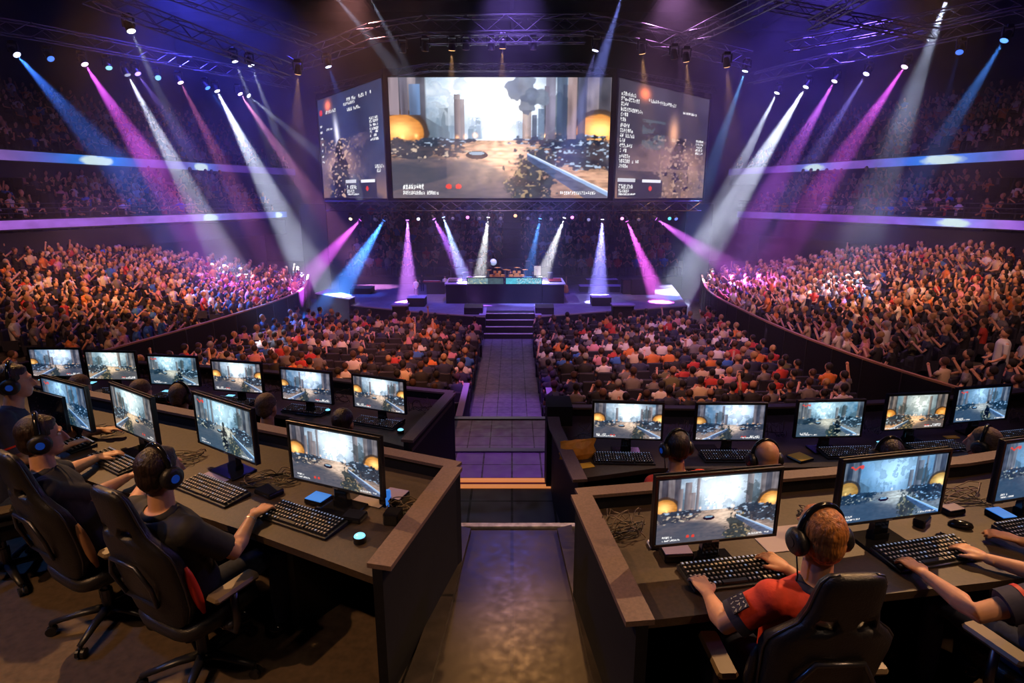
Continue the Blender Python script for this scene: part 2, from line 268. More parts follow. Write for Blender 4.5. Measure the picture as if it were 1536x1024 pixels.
    m=((t>0)&(t<1)&(y>ry)&(y<ry+.05+.13*t)); img=mixc(img,m*.85,np.array((.07,.11,.20))*(.6+.8*ns[...,None])); m=((t>0)&(t<1)&(abs(y-ry)<.008+.016*t)); img=mixc(img,m*.95,(.30,.46,.75)); m=((t>0)&(t<1)&(abs(y-ry+.006+.012*t)<.005)); img=mixc(img,m*1.,(.75,.9,1.05))
    c0=cxs-.09; img=mixc(img,((((x-c0)/.05)**2+((y-hz-.13)/.035)**2)<1)*1.,(.012,.02,.035)); img=mixc(img,((((x-c0)/.036)**2+((y-hz-.115)/.015)**2)<1)*.9,(.30,.46,.62))
    if figure:
        fx=.5+.25*(g.random()-.3); m=blob(x,y,fx,.74,.055,.26,n3,1.6); img=mixc(img,m*.95,(.02,.022,.03)); m=blob(x,y,fx,.43,.022,.055,n3,.3); img=mixc(img,m*.95,(.04,.035,.035)); img=mixc(img,blob(x,y,fx,.72,.06,.28,n3,1)*np.clip((nf-.58)*8,0,1)*.8,(.62,.55,.45))
    img*=np.array(tint); img=np.clip((img-.02)*1.08,0,2)
    ch=max(3,h*.035); glyphs(img,w*.05,h*.875,8,ch*1.25,g); glyphs(img,w*.05,h*.935,16,ch*.8,g); glyphs(img,w*.78,h*.945,18,ch*.8,g)
    if hudred:
        for k in (.26,.305): img=mixc(img,((((x-k)*w/h/.026)**2+((y-.895)/.022)**2)<1)*.9,(.85,.05,.03))
    else: img=mixc(img,((abs(x-.10)<.05)&(abs(y-.09-.02*np.sin(x*80))<.016)|((((x-.16)*w/h/.03)**2+((y-.08)/.035)**2)<1))*.9,(.8,.06,.04))
    return np.clip(img,0,1.25)
def paint_wing(w,h,seed,right=False):
    g=np.random.default_rng(seed); Y,X=np.mgrid[0:h,0:w]; x=X/w; y=Y/h; n=fbm(w,h,4,g); n3=fbm(w,h,18,g,4)
    img=(np.array((.075,.10,.20)) if not right else np.array((.12,.11,.15)))*(.4+1.0*n[...,None])
    fx=.66 if right else .33
    img+=(np.exp(-((x-fx)/.30)**2-((y-.66)/.13)**2)*n*1.1)[...,None]*np.array((.9,.5,.3)); img+=np.exp(-((x-(.25 if right else .18))/.05)**2-((y-.08)/.05)**2)[...,None]*np.array((1.3,.35,.1))
    if right: img+=np.exp(-((x-.58)/.05)**2-((y-.38)/.12)**2)[...,None]*np.array((.9,.5,.3)); img=mixc(img,((abs(x-.36)<.12)&(abs(y-.42)<.13)&(n3>.42))*.6,(.18,.25,.28))
    else: img+=np.exp(-((x-.30-.12*(y-.3))/.035)**2-((y-.36)/.14)**2)[...,None]*np.array((1.,.95,1.0))
    m=np.clip((1-(((x-fx)/.14)**2+((y-.82)/.32)**2+(n3-.5)*2))*4,0,1); img=mixc(img,m*.9,(.03,.03,.05)); m=np.clip((1-(((x-fx)/.06)**2+((y-.52)/.10)**2+(n3-.5)*1.4))*4,0,1); img=mixc(img,m*.9,(.03,.03,.04))
    nf=vnoise(w,h,int(w*.3),int(h*.3),g)*.6+vnoise(w,h,24,40,g)*.4; hl=np.clip((nf-.60)*8,0,1)*(y>.42)*np.exp(-((x-fx)/.25)**2); img=mixc(img,hl*.8,(.85,.62,.50) ); gr=np.clip((y-.70)*4,0,1)*np.clip((n-.35)*4,0,1)*(abs(x-fx)>.05); img=mixc(img,gr*.65,(.50,.30,.20)); sm=np.clip((fbm(w,h,5,g)-.5)*4,0,1)*(y>.4)*(y<.75); img=mixc(img,sm*.5,(.45,.30,.30))
    if right: img=mixc(img,((x>.45)&(y>.72)&(n3>.4))*.45,(.55,.38,.28))
    k=h*.032
    if right:
        for i in range(15): glyphs(img,w*.03,h*(.10+i*.043),int(4+g.integers(9)),k,g)
        glyphs(img,w*.28,h*.12,18,k,g); glyphs(img,w*.68,h*.17,14,k*.8,g)
        for i in range(5): glyphs(img,w*.86,h*(.42+i*.03),8,k*.7,g)
    else:
        glyphs(img,w*.50,h*.07,18,k,g); glyphs(img,w*.45,h*.11,9,k*.9,g); glyphs(img,w*.14,h*.13,9,k,g); glyphs(img,w*.5,h*.16,10,k,g); glyphs(img,w*.12,h*.30,9,k*.8,g)
        for i in range(7): glyphs(img,w*.82,h*(.29+i*.03),8,k*.8,g); glyphs(img,w*.02,h*(.26+i*.06),3,k*.8,g)
        glyphs(img,w*.86,h*.70,6,k,g); glyphs(img,w*.88,h*.74,5,k,g)
    px=.02 if right else .40
    img=mixc(img,((x>px)&(x<px+.46)&(y>.83)&(y<.985))*.8,(.05,.05,.09)); img=mixc(img,((x>px)&(x<px+.17)&(y>.82)&(y<.85))*.9,(.75,.75,.8)); img=mixc(img,((x>px+.24)&(x<px+.44)&(y>.825)&(y<.848))*.95,(.95,.95,1))
    glyphs(img,w*(px+.02),h*.875,6,k*1.3,g); glyphs(img,w*(px+.02),h*.92,6,k,g); glyphs(img,w*(px+.02),h*.955,14,k*.6,g); img=mixc(img,((((x-px-.33)/.018)**2+((y-.905)/.022)**2)<1)*.9,(.85,.1,.05))
    img=mixc(img,((((x-.05)/.03)**2+((y-.13)/.03)**2)<1)*.8*(0 if right else 1),(.9,.1,.04))
    return np.clip(img,0,1.2)
def img_mesh(name,img,sw,sh,material,curve=None):
    """flat display, centred in x, z from 0 to sh, facing -y; one cell per picture element"""
    h,w,_=img.shape; xs=np.linspace(-sw/2,sw/2,w); zs=np.linspace(sh,0,h); X,Z=np.meshgrid(xs,zs); Yv=np.zeros_like(X) if curve is None else curve(X)
    V=np.stack([X,Yv,Z],-1).reshape(-1,3); i=np.arange(h*w).reshape(h,w); Fq=np.stack([i[1:,:-1],i[1:,1:],i[:-1,1:],i[:-1,:-1]],-1).reshape(-1,4)
    me=fast_mesh(name,V,[Fq],img.reshape(-1,3)); me.materials.append(material); return me
# ---------------------------------------------------------------- the building
ZF=-3.5
struct('floor',MB().box((-45,-6,ZF-.3),(45,62,ZF)),'floor')
aL=PZ(684,1000,ZF)
struct('floor_aisle',MB().box((-1.15,11.9,ZF),(.85,25.2,ZF+.012)),'aisle')
def offs(P,d):
    """offset a plan polyline sideways (to its left when d>0)"""
    out=[]
    for i,p in enumerate(P):
        a=Vector(P[max(i-1,0)]); b=Vector(P[min(i+1,len(P)-1)]); t=(b-a).normalized(); out.append((p[0]-t.y*d,p[1]+t.x*d))
    return out
def smooth_poly(P,step=.6):
    Q=[]; P=[Vector(p) for p in P]
    for i in range(len(P)-1):
        p0=P[max(i-1,0)]; p1=P[i]; p2=P[i+1]; p3=P[min(i+2,len(P)-1)]; n=max(1,int((p2-p1).length/step))
        for k in range(n):
            t=k/n; Q.append(.5*((2*p1)+(p2-p0)*t+(2*p0-5*p1+4*p2-p3)*t*t+(3*p1-p0-3*p2+p3)*t**3))
    Q.append(P[-1]); return [tuple(q) for q in Q]
def band(mb,P,z0,z1,th,side=1):
    O=offs(P,th*side)
    for i in range(len(P)-1):
        q=[P[i],P[i+1],O[i+1],O[i]]; mb.prism(q,z0,z1)
    return mb
LW=smooth_poly([(-15.5,1),(-14.6,7),(-13.2,12.5),(-12,16.5),(-10.95,20.5),(-10.1,25.5),(-10.2,29),(-11.6,34)])
RW=smooth_poly([(14.5,1),(13,6.5),(11,12),(9.9,15.4),(9.3,19),(9.1,23.1),(9.3,28),(10.8,34)])
ZW=-1.95
for nm,P,s in (('left',LW,1),('right',RW,-1)):
    struct('wall_'+nm+'_stand',band(MB(),P,ZF,ZW,.12,s),'panel'); struct('trim_'+nm+'_stand_rail',band(MB(),P,ZW,ZW+.05,.10,s),'rail')
    mb=MB(); O=offs(P,-.015*s)
    for i in range(2,len(O)-1,2): mb.box((O[i][0]-.012,O[i][1]-.012,ZF),(O[i][0]+.012,O[i][1]+.012,ZW))
    struct('trim_'+nm+'_stand_joints',mb,'steel')
NR=18
def rowz(k): return -2.75+.115*k
def terr(P,s,n,d0,dd,zf,name,thick=.5):
    mb=MB()
    for k in range(n): band(mb,offs(P,(d0+dd*k)*s),zf(k)-thick,zf(k),dd,s)
    struct(name,mb,'stairs' if 'stand' in name else 'wall')
terr(LW,1,NR+2,.12,.62,rowz,'floor_left_stand'); terr(RW,-1,NR+2,.12,.62,rowz,'floor_right_stand')
R1L=smooth_poly([(-24.5,14),(-22.6,20),(-21,25),(-18.2,31.5),(-14.6,39.5)]); R1R=[(-x,y) for x,y in R1L]
R2L=smooth_poly([(-25.5,18),(-24.4,24),(-23.2,29),(-21.3,36),(-19.6,43),(-17.5,50)]); R2R=[(-x,y) for x,y in R2L]
def led_image(n,h,seed,stops,bursts,L):
    g=np.random.default_rng(seed); x=np.linspace(0,1,n); img=np.zeros((h,n,3)); xs=[s[0] for s in stops]
    for c in range(3): img[:,:,c]=np.interp(x,xs,[s[1][c] for s in stops])
    f=fbm(n,h,1.2,g,4); img*=(.6+.8*f[...,None])*np.array((.9,.55,1.05)); 
    for b,wd in bursts:
        yy=(np.arange(h)/h-.5)[:,None]; d=((x[None]-b)/wd)**2+(yy/.6)**2+ (f-.5)*1.2; m=np.clip((1-d)*1.8,0,1); img+= np.exp(-((x-b)/(wd*2.2))**2)[None,:,None]*np.array((0,.22,.55)); img=mixc(img,m,(.9,1.15,1.2))
    return np.clip(img,0,1.3)
def ribbon(name,P,z0,z1,img,label,s):
    h,n,_=img.shape; P=np.array(P); d=np.r_[0,np.cumsum(np.hypot(*np.diff(P,axis=0).T))]; t=np.linspace(0,d[-1],n); X=np.interp(t,d,P[:,0]); Y=np.interp(t,d,P[:,1])
    Z=np.linspace(z1,z0,h); V=np.stack([np.broadcast_to(X,(h,n)),np.broadcast_to(Y,(h,n)),np.broadcast_to(Z[:,None],(h,n))],-1).reshape(-1,3)
    i=np.arange(h*n).reshape(h,n); Fq=np.stack([i[1:,:-1],i[1:,1:],i[:-1,1:],i[:-1,:-1]],-1).reshape(-1,4)
    e=empty(name,(0,0,0),0,label,'led display'); me=fast_mesh('display',V,[Fq],img.reshape(-1,3)); me.materials.append(M['led']); link(bpy.data.objects.new('display',me),e)
    band(MB(),offs([tuple(p) for p in P],.02*s),z0-.06,z1+.05,.16,s).build('housing','black',e)
PU=(.30,.08,.62); PK=(.55,.14,.60); BL=(.03,.18,.60); DB=(.07,.06,.25); GR=(.24,.22,.42)
ribbon('led_ribbon',R1L,1.1,1.47,led_image(420,10,1,[(0,(.35,.1,.7)),(.30,(.42,.12,.72)),(.42,(.52,.28,.75)),(.62,(.36,.22,.70)),(.75,(.50,.34,.75)),(.9,(.2,.16,.5)),(1,DB)],[(.79,.02),(.975,.012)],1),'purple and pink glowing display ribbon along the lower left balcony',1)
ribbon('led_ribbon',R1R,1.1,1.47,led_image(420,10,2,[(0,(.5,.12,.6)),(.30,(.62,.16,.62)),(.36,(.3,.2,.8)),(.45,(.5,.25,.7)),(.55,(.3,.25,.75)),(.7,PU),(.9,(.28,.2,.6)),(1,DB)],[(.52,.03)],1),'violet and blue glowing display ribbon along the lower right balcony',-1)
ribbon('led_ribbon',R2L,4.06,4.52,led_image(420,10,3,[(0,GR),(.33,(.26,.22,.46)),(.42,BL),(.5,BL),(.60,(.2,.16,.5)),(.75,(.16,.1,.4)),(1,DB)],[(.47,.03),(.70,.02)],1),'blue glowing display ribbon with white flare, upper left balcony',1)
ribbon('led_ribbon',R2R,4.06,4.52,led_image(420,10,4,[(0,GR),(.33,(.30,.24,.60)),(.42,(.07,.15,.62)),(.5,(.05,.18,.7)),(.6,(.28,.18,.55)),(.8,(.25,.12,.5)),(1,DB)],[(.44,.04),(.72,.03)],1),'blue glowing display ribbon with white flare, upper right balcony',-1)
def z2(k): return .95+.36*k
def z3(k): return 4.2+.42*k
for nm,P,Q,s in (('left',R1L,R2L,1),('right',R1R,R2R,-1)):
    terr(P,s,7,.18,.8,z2,'floor_'+nm+'_balcony',.9); terr(Q,s,12,.18,.8,z3,'floor_'+nm+'_upper_balcony',.9)
    struct('wall_'+nm+'_concourse',band(MB(),offs(smooth_poly([(-25,1),(-25.6,12),(-24.6,20),(-22.8,27),(-21,34),(-17,42)]) if s>0 else smooth_poly([(25,1),(25.6,12),(24.6,20),(22.8,27),(21,34),(17,42)]),.3*s),-3.5,1.1,.2,s),'wall')
    struct('wall_'+nm,band(MB(),offs(Q,10.5*s),-3.5,16,.3,s),'wall')
    mb=MB(); O=offs(P,.08*s)
    for z in (1.75,1.95,2.15): mb.tube([(p[0],p[1],z) for p in O],.018,6)
    for i in range(0,len(O),2): mb.cyl((*O[i],1.45),(*O[i],2.17),.02,n=6)
    tag(mb.build('balcony_railing','steel'),'steel tube safety railing above the lower %s balcony ribbon'%nm,'railing')
struct('wall_back',MB().box((-34,56,ZF),(34,56.4,17)),'wall'); struct('ceiling',MB().box((-45,-6,16),(45,62,16.3)),'wall')
mb=MB()
for i in range(11): mb.box((-36,2+i*5,15.2),(36,2.25+i*5,15.9))
for x in range(-30,31,10): mb.box((x-.12,0,15.3),(x+.12,55,15.7))
struct('ceiling_beams',mb,'wall')
# pillars under the left and right balcony
for x,y in ((-22.3,26.5),(-21,30),(21.5,29.5),(22.6,26)):
    struct('column_concourse',MB().cyl((x,y,-1.2),(x,y,1.1),.16,n=12),'wall')
# ---------------------------------------------------------------- stage
ZS=-2.55
front=[PZ(x,y,ZS).xy for x,y in ((516,456),(612,466),(728,474.5))]; frontR=[PZ(x,y,ZS).xy for x,y in ((803,474.5),(930,465),(1031,458))]
stg=[tuple(p) for p in front]+[(front[-1].x,26.4),(frontR[0].x,26.4)]+[tuple(p) for p in frontR]+[(9.3,34.5),(-9.3,34.5)]
e=empty('stage',(0,28,ZF),0,'wide black stage platform with violet lit deck below the big screens','stage')
def rel(mb,o): mb.M=Matrix.Translation(-Vector(o.location)); return mb
rel(MB(),e).prism(stg,ZF,ZS-.03).build('skirt','stage_front',e); rel(MB(),e).prism(stg,ZS-.03,ZS).build('deck','stage_floor',e)
for q_ in (stg[:3],stg[5:8]):
    m_=rel(MB(),e)
    for a,b in zip(q_[:2],q_[1:]): m_.prism([a,b,(b[0],b[1]-.03),(a[0],a[1]-.03)],ZS-.05,ZS+.01)
    m_.build('edge_trim','paper',e)
x0,x1=front[-1].x,frontR[0].x
e=empty('stage_steps',((x0+x1)/2,24.6,ZF),0,'four dark steps with pale nosings leading up the middle of the stage','steps')
for k in range(4):
    y0=24.85+.32*k; z=ZF+.235*(k+1)-(0.01 if k==3 else 0)
    rel(MB(),e).box((x0-.02*(3-k),y0,ZF),(x1+.02*(3-k),26.4,z-.02)).build('step','black',e); rel(MB(),e).box((x0-.02*(3-k),y0-.02,z-.02),(x1+.02*(3-k),y0+.1,z)).build('nosing','paper',e)
for s,xx in ((-1,x0),(1,x1)):
    struct('trim_stage_step_side',MB().box((min(xx,xx+s*.28),25.15,ZS+.002),(max(xx,xx+s*.28),26.9,ZS+.05)),'purple_note')
# boxes and lecterns on the stage
def block(name,px0,px1,py,z0,h,d,m,label,cat,lip=True):
    a=PZ(px0,py,z0); b=PZ(px1,py,z0); y=(a.y+b.y)/2; e=empty(name,((a.x+b.x)/2,y+d/2,z0),0,label,cat); w=(b.x-a.x)/2
    MB().box((-w,-d/2,0),(w,d/2,h-.03)).build('body',m,e,bevel=.01)
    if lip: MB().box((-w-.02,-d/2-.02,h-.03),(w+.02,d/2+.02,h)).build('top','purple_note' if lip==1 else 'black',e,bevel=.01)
    return e
block('stage_riser',611,637,460,ZS,.42,.8,'panel','small black box on the left of the stage under a standing person','box')
block('stage_riser',888,917,459,ZS,.42,.8,'panel','small black box on the right side of the stage deck','box')
for a,b,l in ((590,612,'tall black lectern against the left stage front'),(918,949,'tall black lectern against the right stage front')):
    y=PZ(a,466,ZS).y-.55; p=PY(a,470,y); q=PY(b,470,y); e=empty('lectern',((p.x+q.x)/2,y,ZF),0,l,'lectern'); w=(q.x-p.x)/2
    MB().box((-w,-.2,0),(-w+.06,.25,1.3)).build('side_panel','panel',e); MB().box((w-.06,-.2,0),(w,.25,1.3)).build('side_panel','panel',e); MB().box((-w+.06,-.12,0),(w-.06,.25,1.25)).build('front_panel','black',e)
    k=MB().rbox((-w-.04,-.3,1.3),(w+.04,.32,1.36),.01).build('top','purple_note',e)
for a,b,l in ((696,724,'black wedge stage monitor beside the left of the centre steps'),(803,831,'black wedge stage monitor beside the right of the centre steps')):
    p=PZ(a,472,ZS); q=PZ(b,472,ZS); w=(q.x-p.x)/2; e=empty('wedge_monitor',((p.x+q.x)/2,p.y+.35,ZS),0,l,'stage speaker')
    MB().loft([[(sx,-.28,0),(sx,.3,0),(sx,.3,.2),(sx,.05,.42),(sx,-.28,.3)] for sx in (-w,w)]).build('cabinet','plastic',e,bevel=.01); MB().loft([[(sx,-.30,.04),(sx,-.285,.04),(sx,-.285,.28),(sx,-.30,.28)] for sx in (-w+.04,w-.04)]).build('grille','steel',e)
# side ramps / barriers of the stage
p=PZ(481,449,ZS); q=PZ(527,456,ZS)
e=empty('side_platform',(p.x,p.y,ZF),0,'blue lit dark box platform at the far left end of the stage','platform')
rel(MB(),e).prism([(p.x-.2,p.y),(q.x,q.y-.4),(q.x+.1,q.y+.3),(p.x,p.y+1.2)],ZF,ZS+.28).build('body','panel',e); rel(MB(),e).prism([(p.x-.25,p.y-.05),(q.x+.05,q.y-.45),(q.x+.15,q.y+.3),(p.x,p.y+1.25)],ZS+.28,ZS+.33).build('top','purple_note',e)
p=PZ(527,440,ZS); q=PZ(556,436,ZS)
block('low_platform',525,556,441,ZS,.3,1.0,'panel','low dark platform at the back left of the stage deck','platform',2)
e=block('low_platform',870,930,438,ZS,.32,.7,'panel','low violet topped platform behind the right stage box','platform'); block('low_platform',880,926,434,ZS+.001,.55,.5,'panel','second step of the low platform at the back right of the stage','platform')
block('road_case',947,982,442,ZS,.8,.8,'panel','dark road case at the back right of the stage','case',2); block('road_case',934,946,441,ZS,.75,.6,'black','narrow black case beside the dark road case on stage','case',2)
# console
YC=PZ(757,455,ZS).y
def cx(px,y=YC): return PY(px,440,y).x
HC=PY(757,427,YC).z-ZS
e=empty('performance_console',(cx(757),YC+.9,ZS),0,'long black console desk with instruments in the middle of the stage','console')
m_=rel(MB(),e)
for a,b in ((cx(669),cx(700)),(cx(701),cx(757)),(cx(757)+.01,cx(813)),(cx(814),cx(846))): rel(MB(),e).box((a,YC+(0 if 695<0 else 0),ZS),(b,YC+.06,ZS+HC)).build('front_panel','panel',e)
rel(MB(),e).box((cx(669),YC+.06,ZS),(cx(846),YC+2.0,ZS+HC-.05)).build('body','black',e)
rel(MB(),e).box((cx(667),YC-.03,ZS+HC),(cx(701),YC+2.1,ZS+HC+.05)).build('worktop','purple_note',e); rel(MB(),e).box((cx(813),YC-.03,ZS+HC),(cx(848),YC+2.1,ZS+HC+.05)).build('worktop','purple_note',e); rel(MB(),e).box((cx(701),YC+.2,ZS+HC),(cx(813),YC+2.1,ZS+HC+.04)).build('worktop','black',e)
for a,b,sd,l in ((701,756,31,'dim left display panel on the front of the stage console'),(758,813,32,'bright cyan right display panel on the front of the stage console')):
    xa,xb=cx(a)+.03,cx(b)-.03; h=PY(757,417,YC).z-ZS-HC-.04; e=empty('console_display',((xa+xb)/2,YC,ZS+HC),0,l,'display')
    MB().box((-(xb-xa)/2-.04,.012,0),((xb-xa)/2+.04,.18,h+.08)).build('housing','black',e)
    g=np.random.default_rng(sd); n=fbm(110,22,3,g); im=np.zeros((22,110,3)); x=np.linspace(0,1,110)[None,:,None]
    if sd==31: im[:]=np.array((.14,.24,.28)); im*=(.5+n[...,None]); im*=np.where(x>.56,.45,1.2); im=mixc(im,(fbm(110,22,8,g,3)>.62)*(x[...,0]<.52)*.8,(.8,.75,.4))
    else: im[:]=np.array((.10,.55,.72)); im*=(.7+.6*n[...,None]); im=mixc(im,(fbm(110,22,9,g,3)>.56)*(x[...,0]>.3)*.8,(.75,.9,.95)); im=mixc(im,(fbm(110,22,9,g,3)>.60)*(x[...,0]>.3)*.8,(.03,.12,.2))
    o=link(bpy.data.objects.new('screen',img_mesh('screen',im,xb-xa,h,M['screen'])),e); o.location=(0,0,.04)
ZT=ZS+HC+.055
def amp(px,py,w,h,l,y=YC+1.7):
    x=PY(px,420,y).x; z=PY(px,py,y).z; e=empty('speaker_cabinet',(x,y,ZT),0,l,'speaker'); zz=max(.02,z-ZT)
    MB().box((-.03,-.03,0),(.03,.03,zz)).build('stand','steel',e); MB().rbox((-w/2,-.12,zz),(w/2,.12,zz+h),.02).build('cabinet','plastic',e); MB().box((-w/2+.03,-.13,zz+.03),(w/2-.03,-.12,zz+h-.03)).build('grille','steel',e)
amp(707,402,.24,.30,'black speaker on a stand at the left end of the stage console'); amp(733,401,.24,.28,'black speaker beside the round white lamp on the stage console'); amp(791,401,.24,.34,'black speaker right of the second drum kit on the stage')
e=amp(699,418,.36,.34,'larger black speaker box on the left part of the console',YC+.9); amp(825,419,.27,.36,'black speaker at the right end of the console',YC+.9)
def drumkit(px,y,l):
    x=PY(px,420,y).x; e=empty('drum_kit',(x,y,ZT),0,l,'drum kit')
    MB().cyl((0,-.16,.17),(0,.16,.17),.17,n=16).build('bass_drum','amber',e); 
    for dx,dz,r in ((-.28,.22,.11),(.28,.22,.11),(-.12,.40,.08),(.12,.40,.08)):
        MB().cyl((dx,-.02,dz-.06),(dx,-.02,dz+.06),r,n=12).build('drum','amber',e)
        MB().cyl((dx,-.02,0),(dx,-.02,dz),.012,n=6).build('stand','silver',e)
    for dx,dz in ((-.42,.5),(.42,.52),(0,.62)):
        c=MB().cyl((dx,.08,dz-.008),(dx,.08,dz+.015),.15,.02,n=14).build('cymbal','amber',e); MB().cyl((dx,.08,-.5+.5),(dx,.08,dz),.01,n=6).build('cymbal_stand','silver',c)
drumkit(746,YC+1.2,'amber drum kit on the left half of the console, below the round lamp'); drumkit(775,YC+1.2,'amber drum kit on the right half of the console')
rr=random.Random(3)
def mixer(px,y,l,m='paper'):
    x=PY(px,420,y).x; e=empty('mixing_desk',(x,y,ZT),0,l,'mixing desk'); MB().loft([[(sx,-.22,0),(sx,.22,0),(sx,.22,.12),(sx,-.22,.04)] for sx in (-.33,.33)]).build('body','plastic',e)
    mb=MB()
    for i in range(14):
        for j in range(5): mb.box((-.3+i*.045,-.18+j*.08,.045+j*.018),(-.28+i*.045,-.15+j*.08,.08+j*.018))
    mb.build('controls',m,e)
mixer(683,YC+.6,'mixing desk with pale controls on the left console end'); mixer(832,YC+.7,'mixing desk with red controls on the right console end','red'); mixer(716,YC+.7,'mixing desk behind the dim console display'); mixer(800,YC+.7,'mixing desk behind the bright console display','amber')
x=PY(740,393,YC+1.9).x; z=PY(740,393,YC+1.9).z; e=empty('round_lamp',(x,YC+1.9,ZT),0,'round pale blue lamp on a thin stand above the console','lamp'); MB().cyl((0,0,0),(0,0,z-ZT-.18),.012,n=6).build('stand','steel',e); MB().ell((0,0,z-ZT),.17,16,10).build('globe',mat('lamp_globe',(.5,.6,.9),.3,emit=(.5,.65,1),es=.6),e,smooth=True)
x=PY(780+35,404,YC+1.9).x; e=empty('lit_panel',(x-.3,YC+1.9,ZT),0,'small pale yellow lit panel standing on the right of the console','panel'); MB().box((-.02,-.02,0),(.02,.02,.15)).build('foot','steel',e); MB().rbox((-.17,-.03,.15),(.17,.03,.62),.01).build('panel','cream',e)
for k,px in enumerate((722,757,764,786,806,676)):
    x=PY(px,410,YC+1.5).x; e=empty('microphone_stand',(x,YC+1.5,ZT),0,['thin microphone stand left of the round lamp on the console','thin microphone stand between the two drum kits','tilted microphone stand in front of the right drum kit','thin microphone stand right of the drum kits','thin microphone stand by the pale lit panel','thin microphone stand on the far left console end'][k],'microphone stand')
    MB().cyl((0,0,0),(0,0,.45),.01,n=6).cyl((0,0,.45),(-.18,-.05,.56),.008,n=6).build('pole','silver',e); MB().ell((-.2,-.055,.57),.03,8,6).build('microphone','steel',e)
# side keyboard table and stool at stage left, guitar at right
e=block('instrument_table',640,667,441,ZS,.62,.5,'panel','dark instrument table left of the stage console','table',2); mb=e
e2=empty('keyboard_instrument',(e.location.x-.2,e.location.y-.1,ZS+.62),0,'red lit keyboard instrument on the table left of the console','keyboard'); MB().rbox((-.45,-.12,0),(.45,.12,.07),.01).build('body','red',e2); MB().box((-.42,-.11,.07),(.42,-.02,.08)).build('keys','white',e2)
e=empty('guitar',(PZ(849,441,ZS).x,PZ(849,441,ZS).y,ZS),0,'amber guitar standing on the deck right of the console','guitar')
MB().ell((0,0,.2),(.15,.04,.16),12,8).ell((0,0,.38),(.11,.04,.12),12,8).build('body','amber',e,smooth=True); MB().box((-.02,-.02,.4),(.02,.02,.95)).build('neck','rail',e); MB().tube([(-.2,.1,0),(0,.06,.3),(.2,.1,0)],.012,6).build('stand','steel',e)
# ---------------------------------------------------------------- big screens
YB=31.
def bigscreen(nm,a,b,zb,zt,im,label,curve=0):
    a=Vector(a); b=Vector(b); L=(b-a).length; c=(a+b)/2; ang=math.atan2(b.y-a.y,b.x-a.x); e=empty(nm,(c.x,c.y,zb),ang,label,'big screen')
    cv=(lambda X: 0*X) 
    me=img_mesh('screen',im,L,zt-zb,M['bigscreen'],cv); o=link(bpy.data.objects.new('screen',me),e); o.location=(0,-.012,0)
    MB().box((-L/2-.22,0,-.35),(L/2+.22,.5,zt-zb+.4)).build('housing','black',e)
    mb=MB()
    for x in (-L/2-.14,L/2+.14): mb.box((x-.08,-.05,-.1),(x+.08,0,zt-zb+.1))
    mb.box((-L/2-.22,-.05,-.2),(L/2+.22,0,-.06)).box((-L/2-.22,-.05,zt-zb+.06),(L/2+.22,0,zt-zb+.2)).build('frame','plastic',e); return e
p0=PY(590,297,YB); p1=PY(911,297,YB); zt=PY(750,116,YB).z; zb=p0.z
im=paint_game(324,182,5,hz=.50,tint=(1.05,.98,.95),glowL=1,glowR=1.25,sky=1.15,warm=.8)
_h,_w=im.shape[:2]; _Y,_X=np.mgrid[0:_h,0:_w]; _x=_X/_w; _y=_Y/_h; _g=np.random.default_rng(77); _n=fbm(_w,_h,14,_g,3); _v=vnoise(_w,_h,60,4,_g)
for a_,b_,t_,c_ in ((.60,.64,.26,(.40,.27,.20)),(.645,.665,.30,(.05,.07,.10)),(.67,.70,.25,(.10,.16,.24)),(.705,.75,-1,(.24,.22,.30)),(.755,.80,-1,(.04,.07,.13)),(.805,.845,-1,(.34,.24,.24)),(.85,.885,-1,(.07,.08,.14)),(.0,.045,-1,(.30,.24,.28)),(.05,.085,-1,(.14,.13,.18)),(.09,.14,.05,(.12,.22,.42))):
    m_=((_x>a_)&(_x<b_)&(_y>t_)&(_y<(.50 if a_>.5 else .30))); im=mixc(im,m_*.85,np.array(c_)*(.5+.9*_v[...,None]))
for a_,b_,r_ in ((.60,.10,.07),(.66,.16,.05),(.62,.22,.05)): m_=blob(_x,_y,a_,b_,r_,r_*1.7,_n,2.2); im=mixc(im,m_*.9,np.array((.08,.10,.13))*(.4+2.2*_n[...,None]))
m_=np.clip(((.34-.9*(_y-.72)**2*8)-_x)*30,0,1)*np.clip((_y-.70+.2*abs(_x-.2))*22,0,1); im=mixc(im,m_*.7,(.04,.055,.085)); m_=(_y>.52)&(_x>.25)&(_x<.62); im+=(m_*np.exp(-((_x-.42)/.14)**2-((_y-.75)/.18)**2)*.28*(.4+_n))[...,None]*np.array((1,.62,.36))
glyphs(im,_w*.05,_h*.885,8,7,_g); glyphs(im,_w*.05,_h*.94,18,5,_g)
bigscreen('centre_screen',(p0.x,YB),(p1.x,YB),zb,zt,im,'large centre screen showing a sunlit city street game scene')
pl=PY(487,299,38.6); pr=PY(1053,299,38.2)
bigscreen('wing_screen',(pl.x,38.6),(p0.x-.35,YB+.25),zb-.02,zt+.02,paint_wing(150,190,6)**1.35*.95,'angled left wing screen with dark blue game scene and stats')
bigscreen('wing_screen',(p1.x+.4,YB+.25),(pr.x,38.2),zb-.02,zt+.02,paint_wing(170,190,8,True)**1.35*.95,'angled right wing screen with dusky game scene and player list')
for x in (-6.2,5.2): struct('trim_curtain',MB().box((x*1.95-.1,35,ZF),(x*1.95+1.4,35.1,2.0)),'wall')
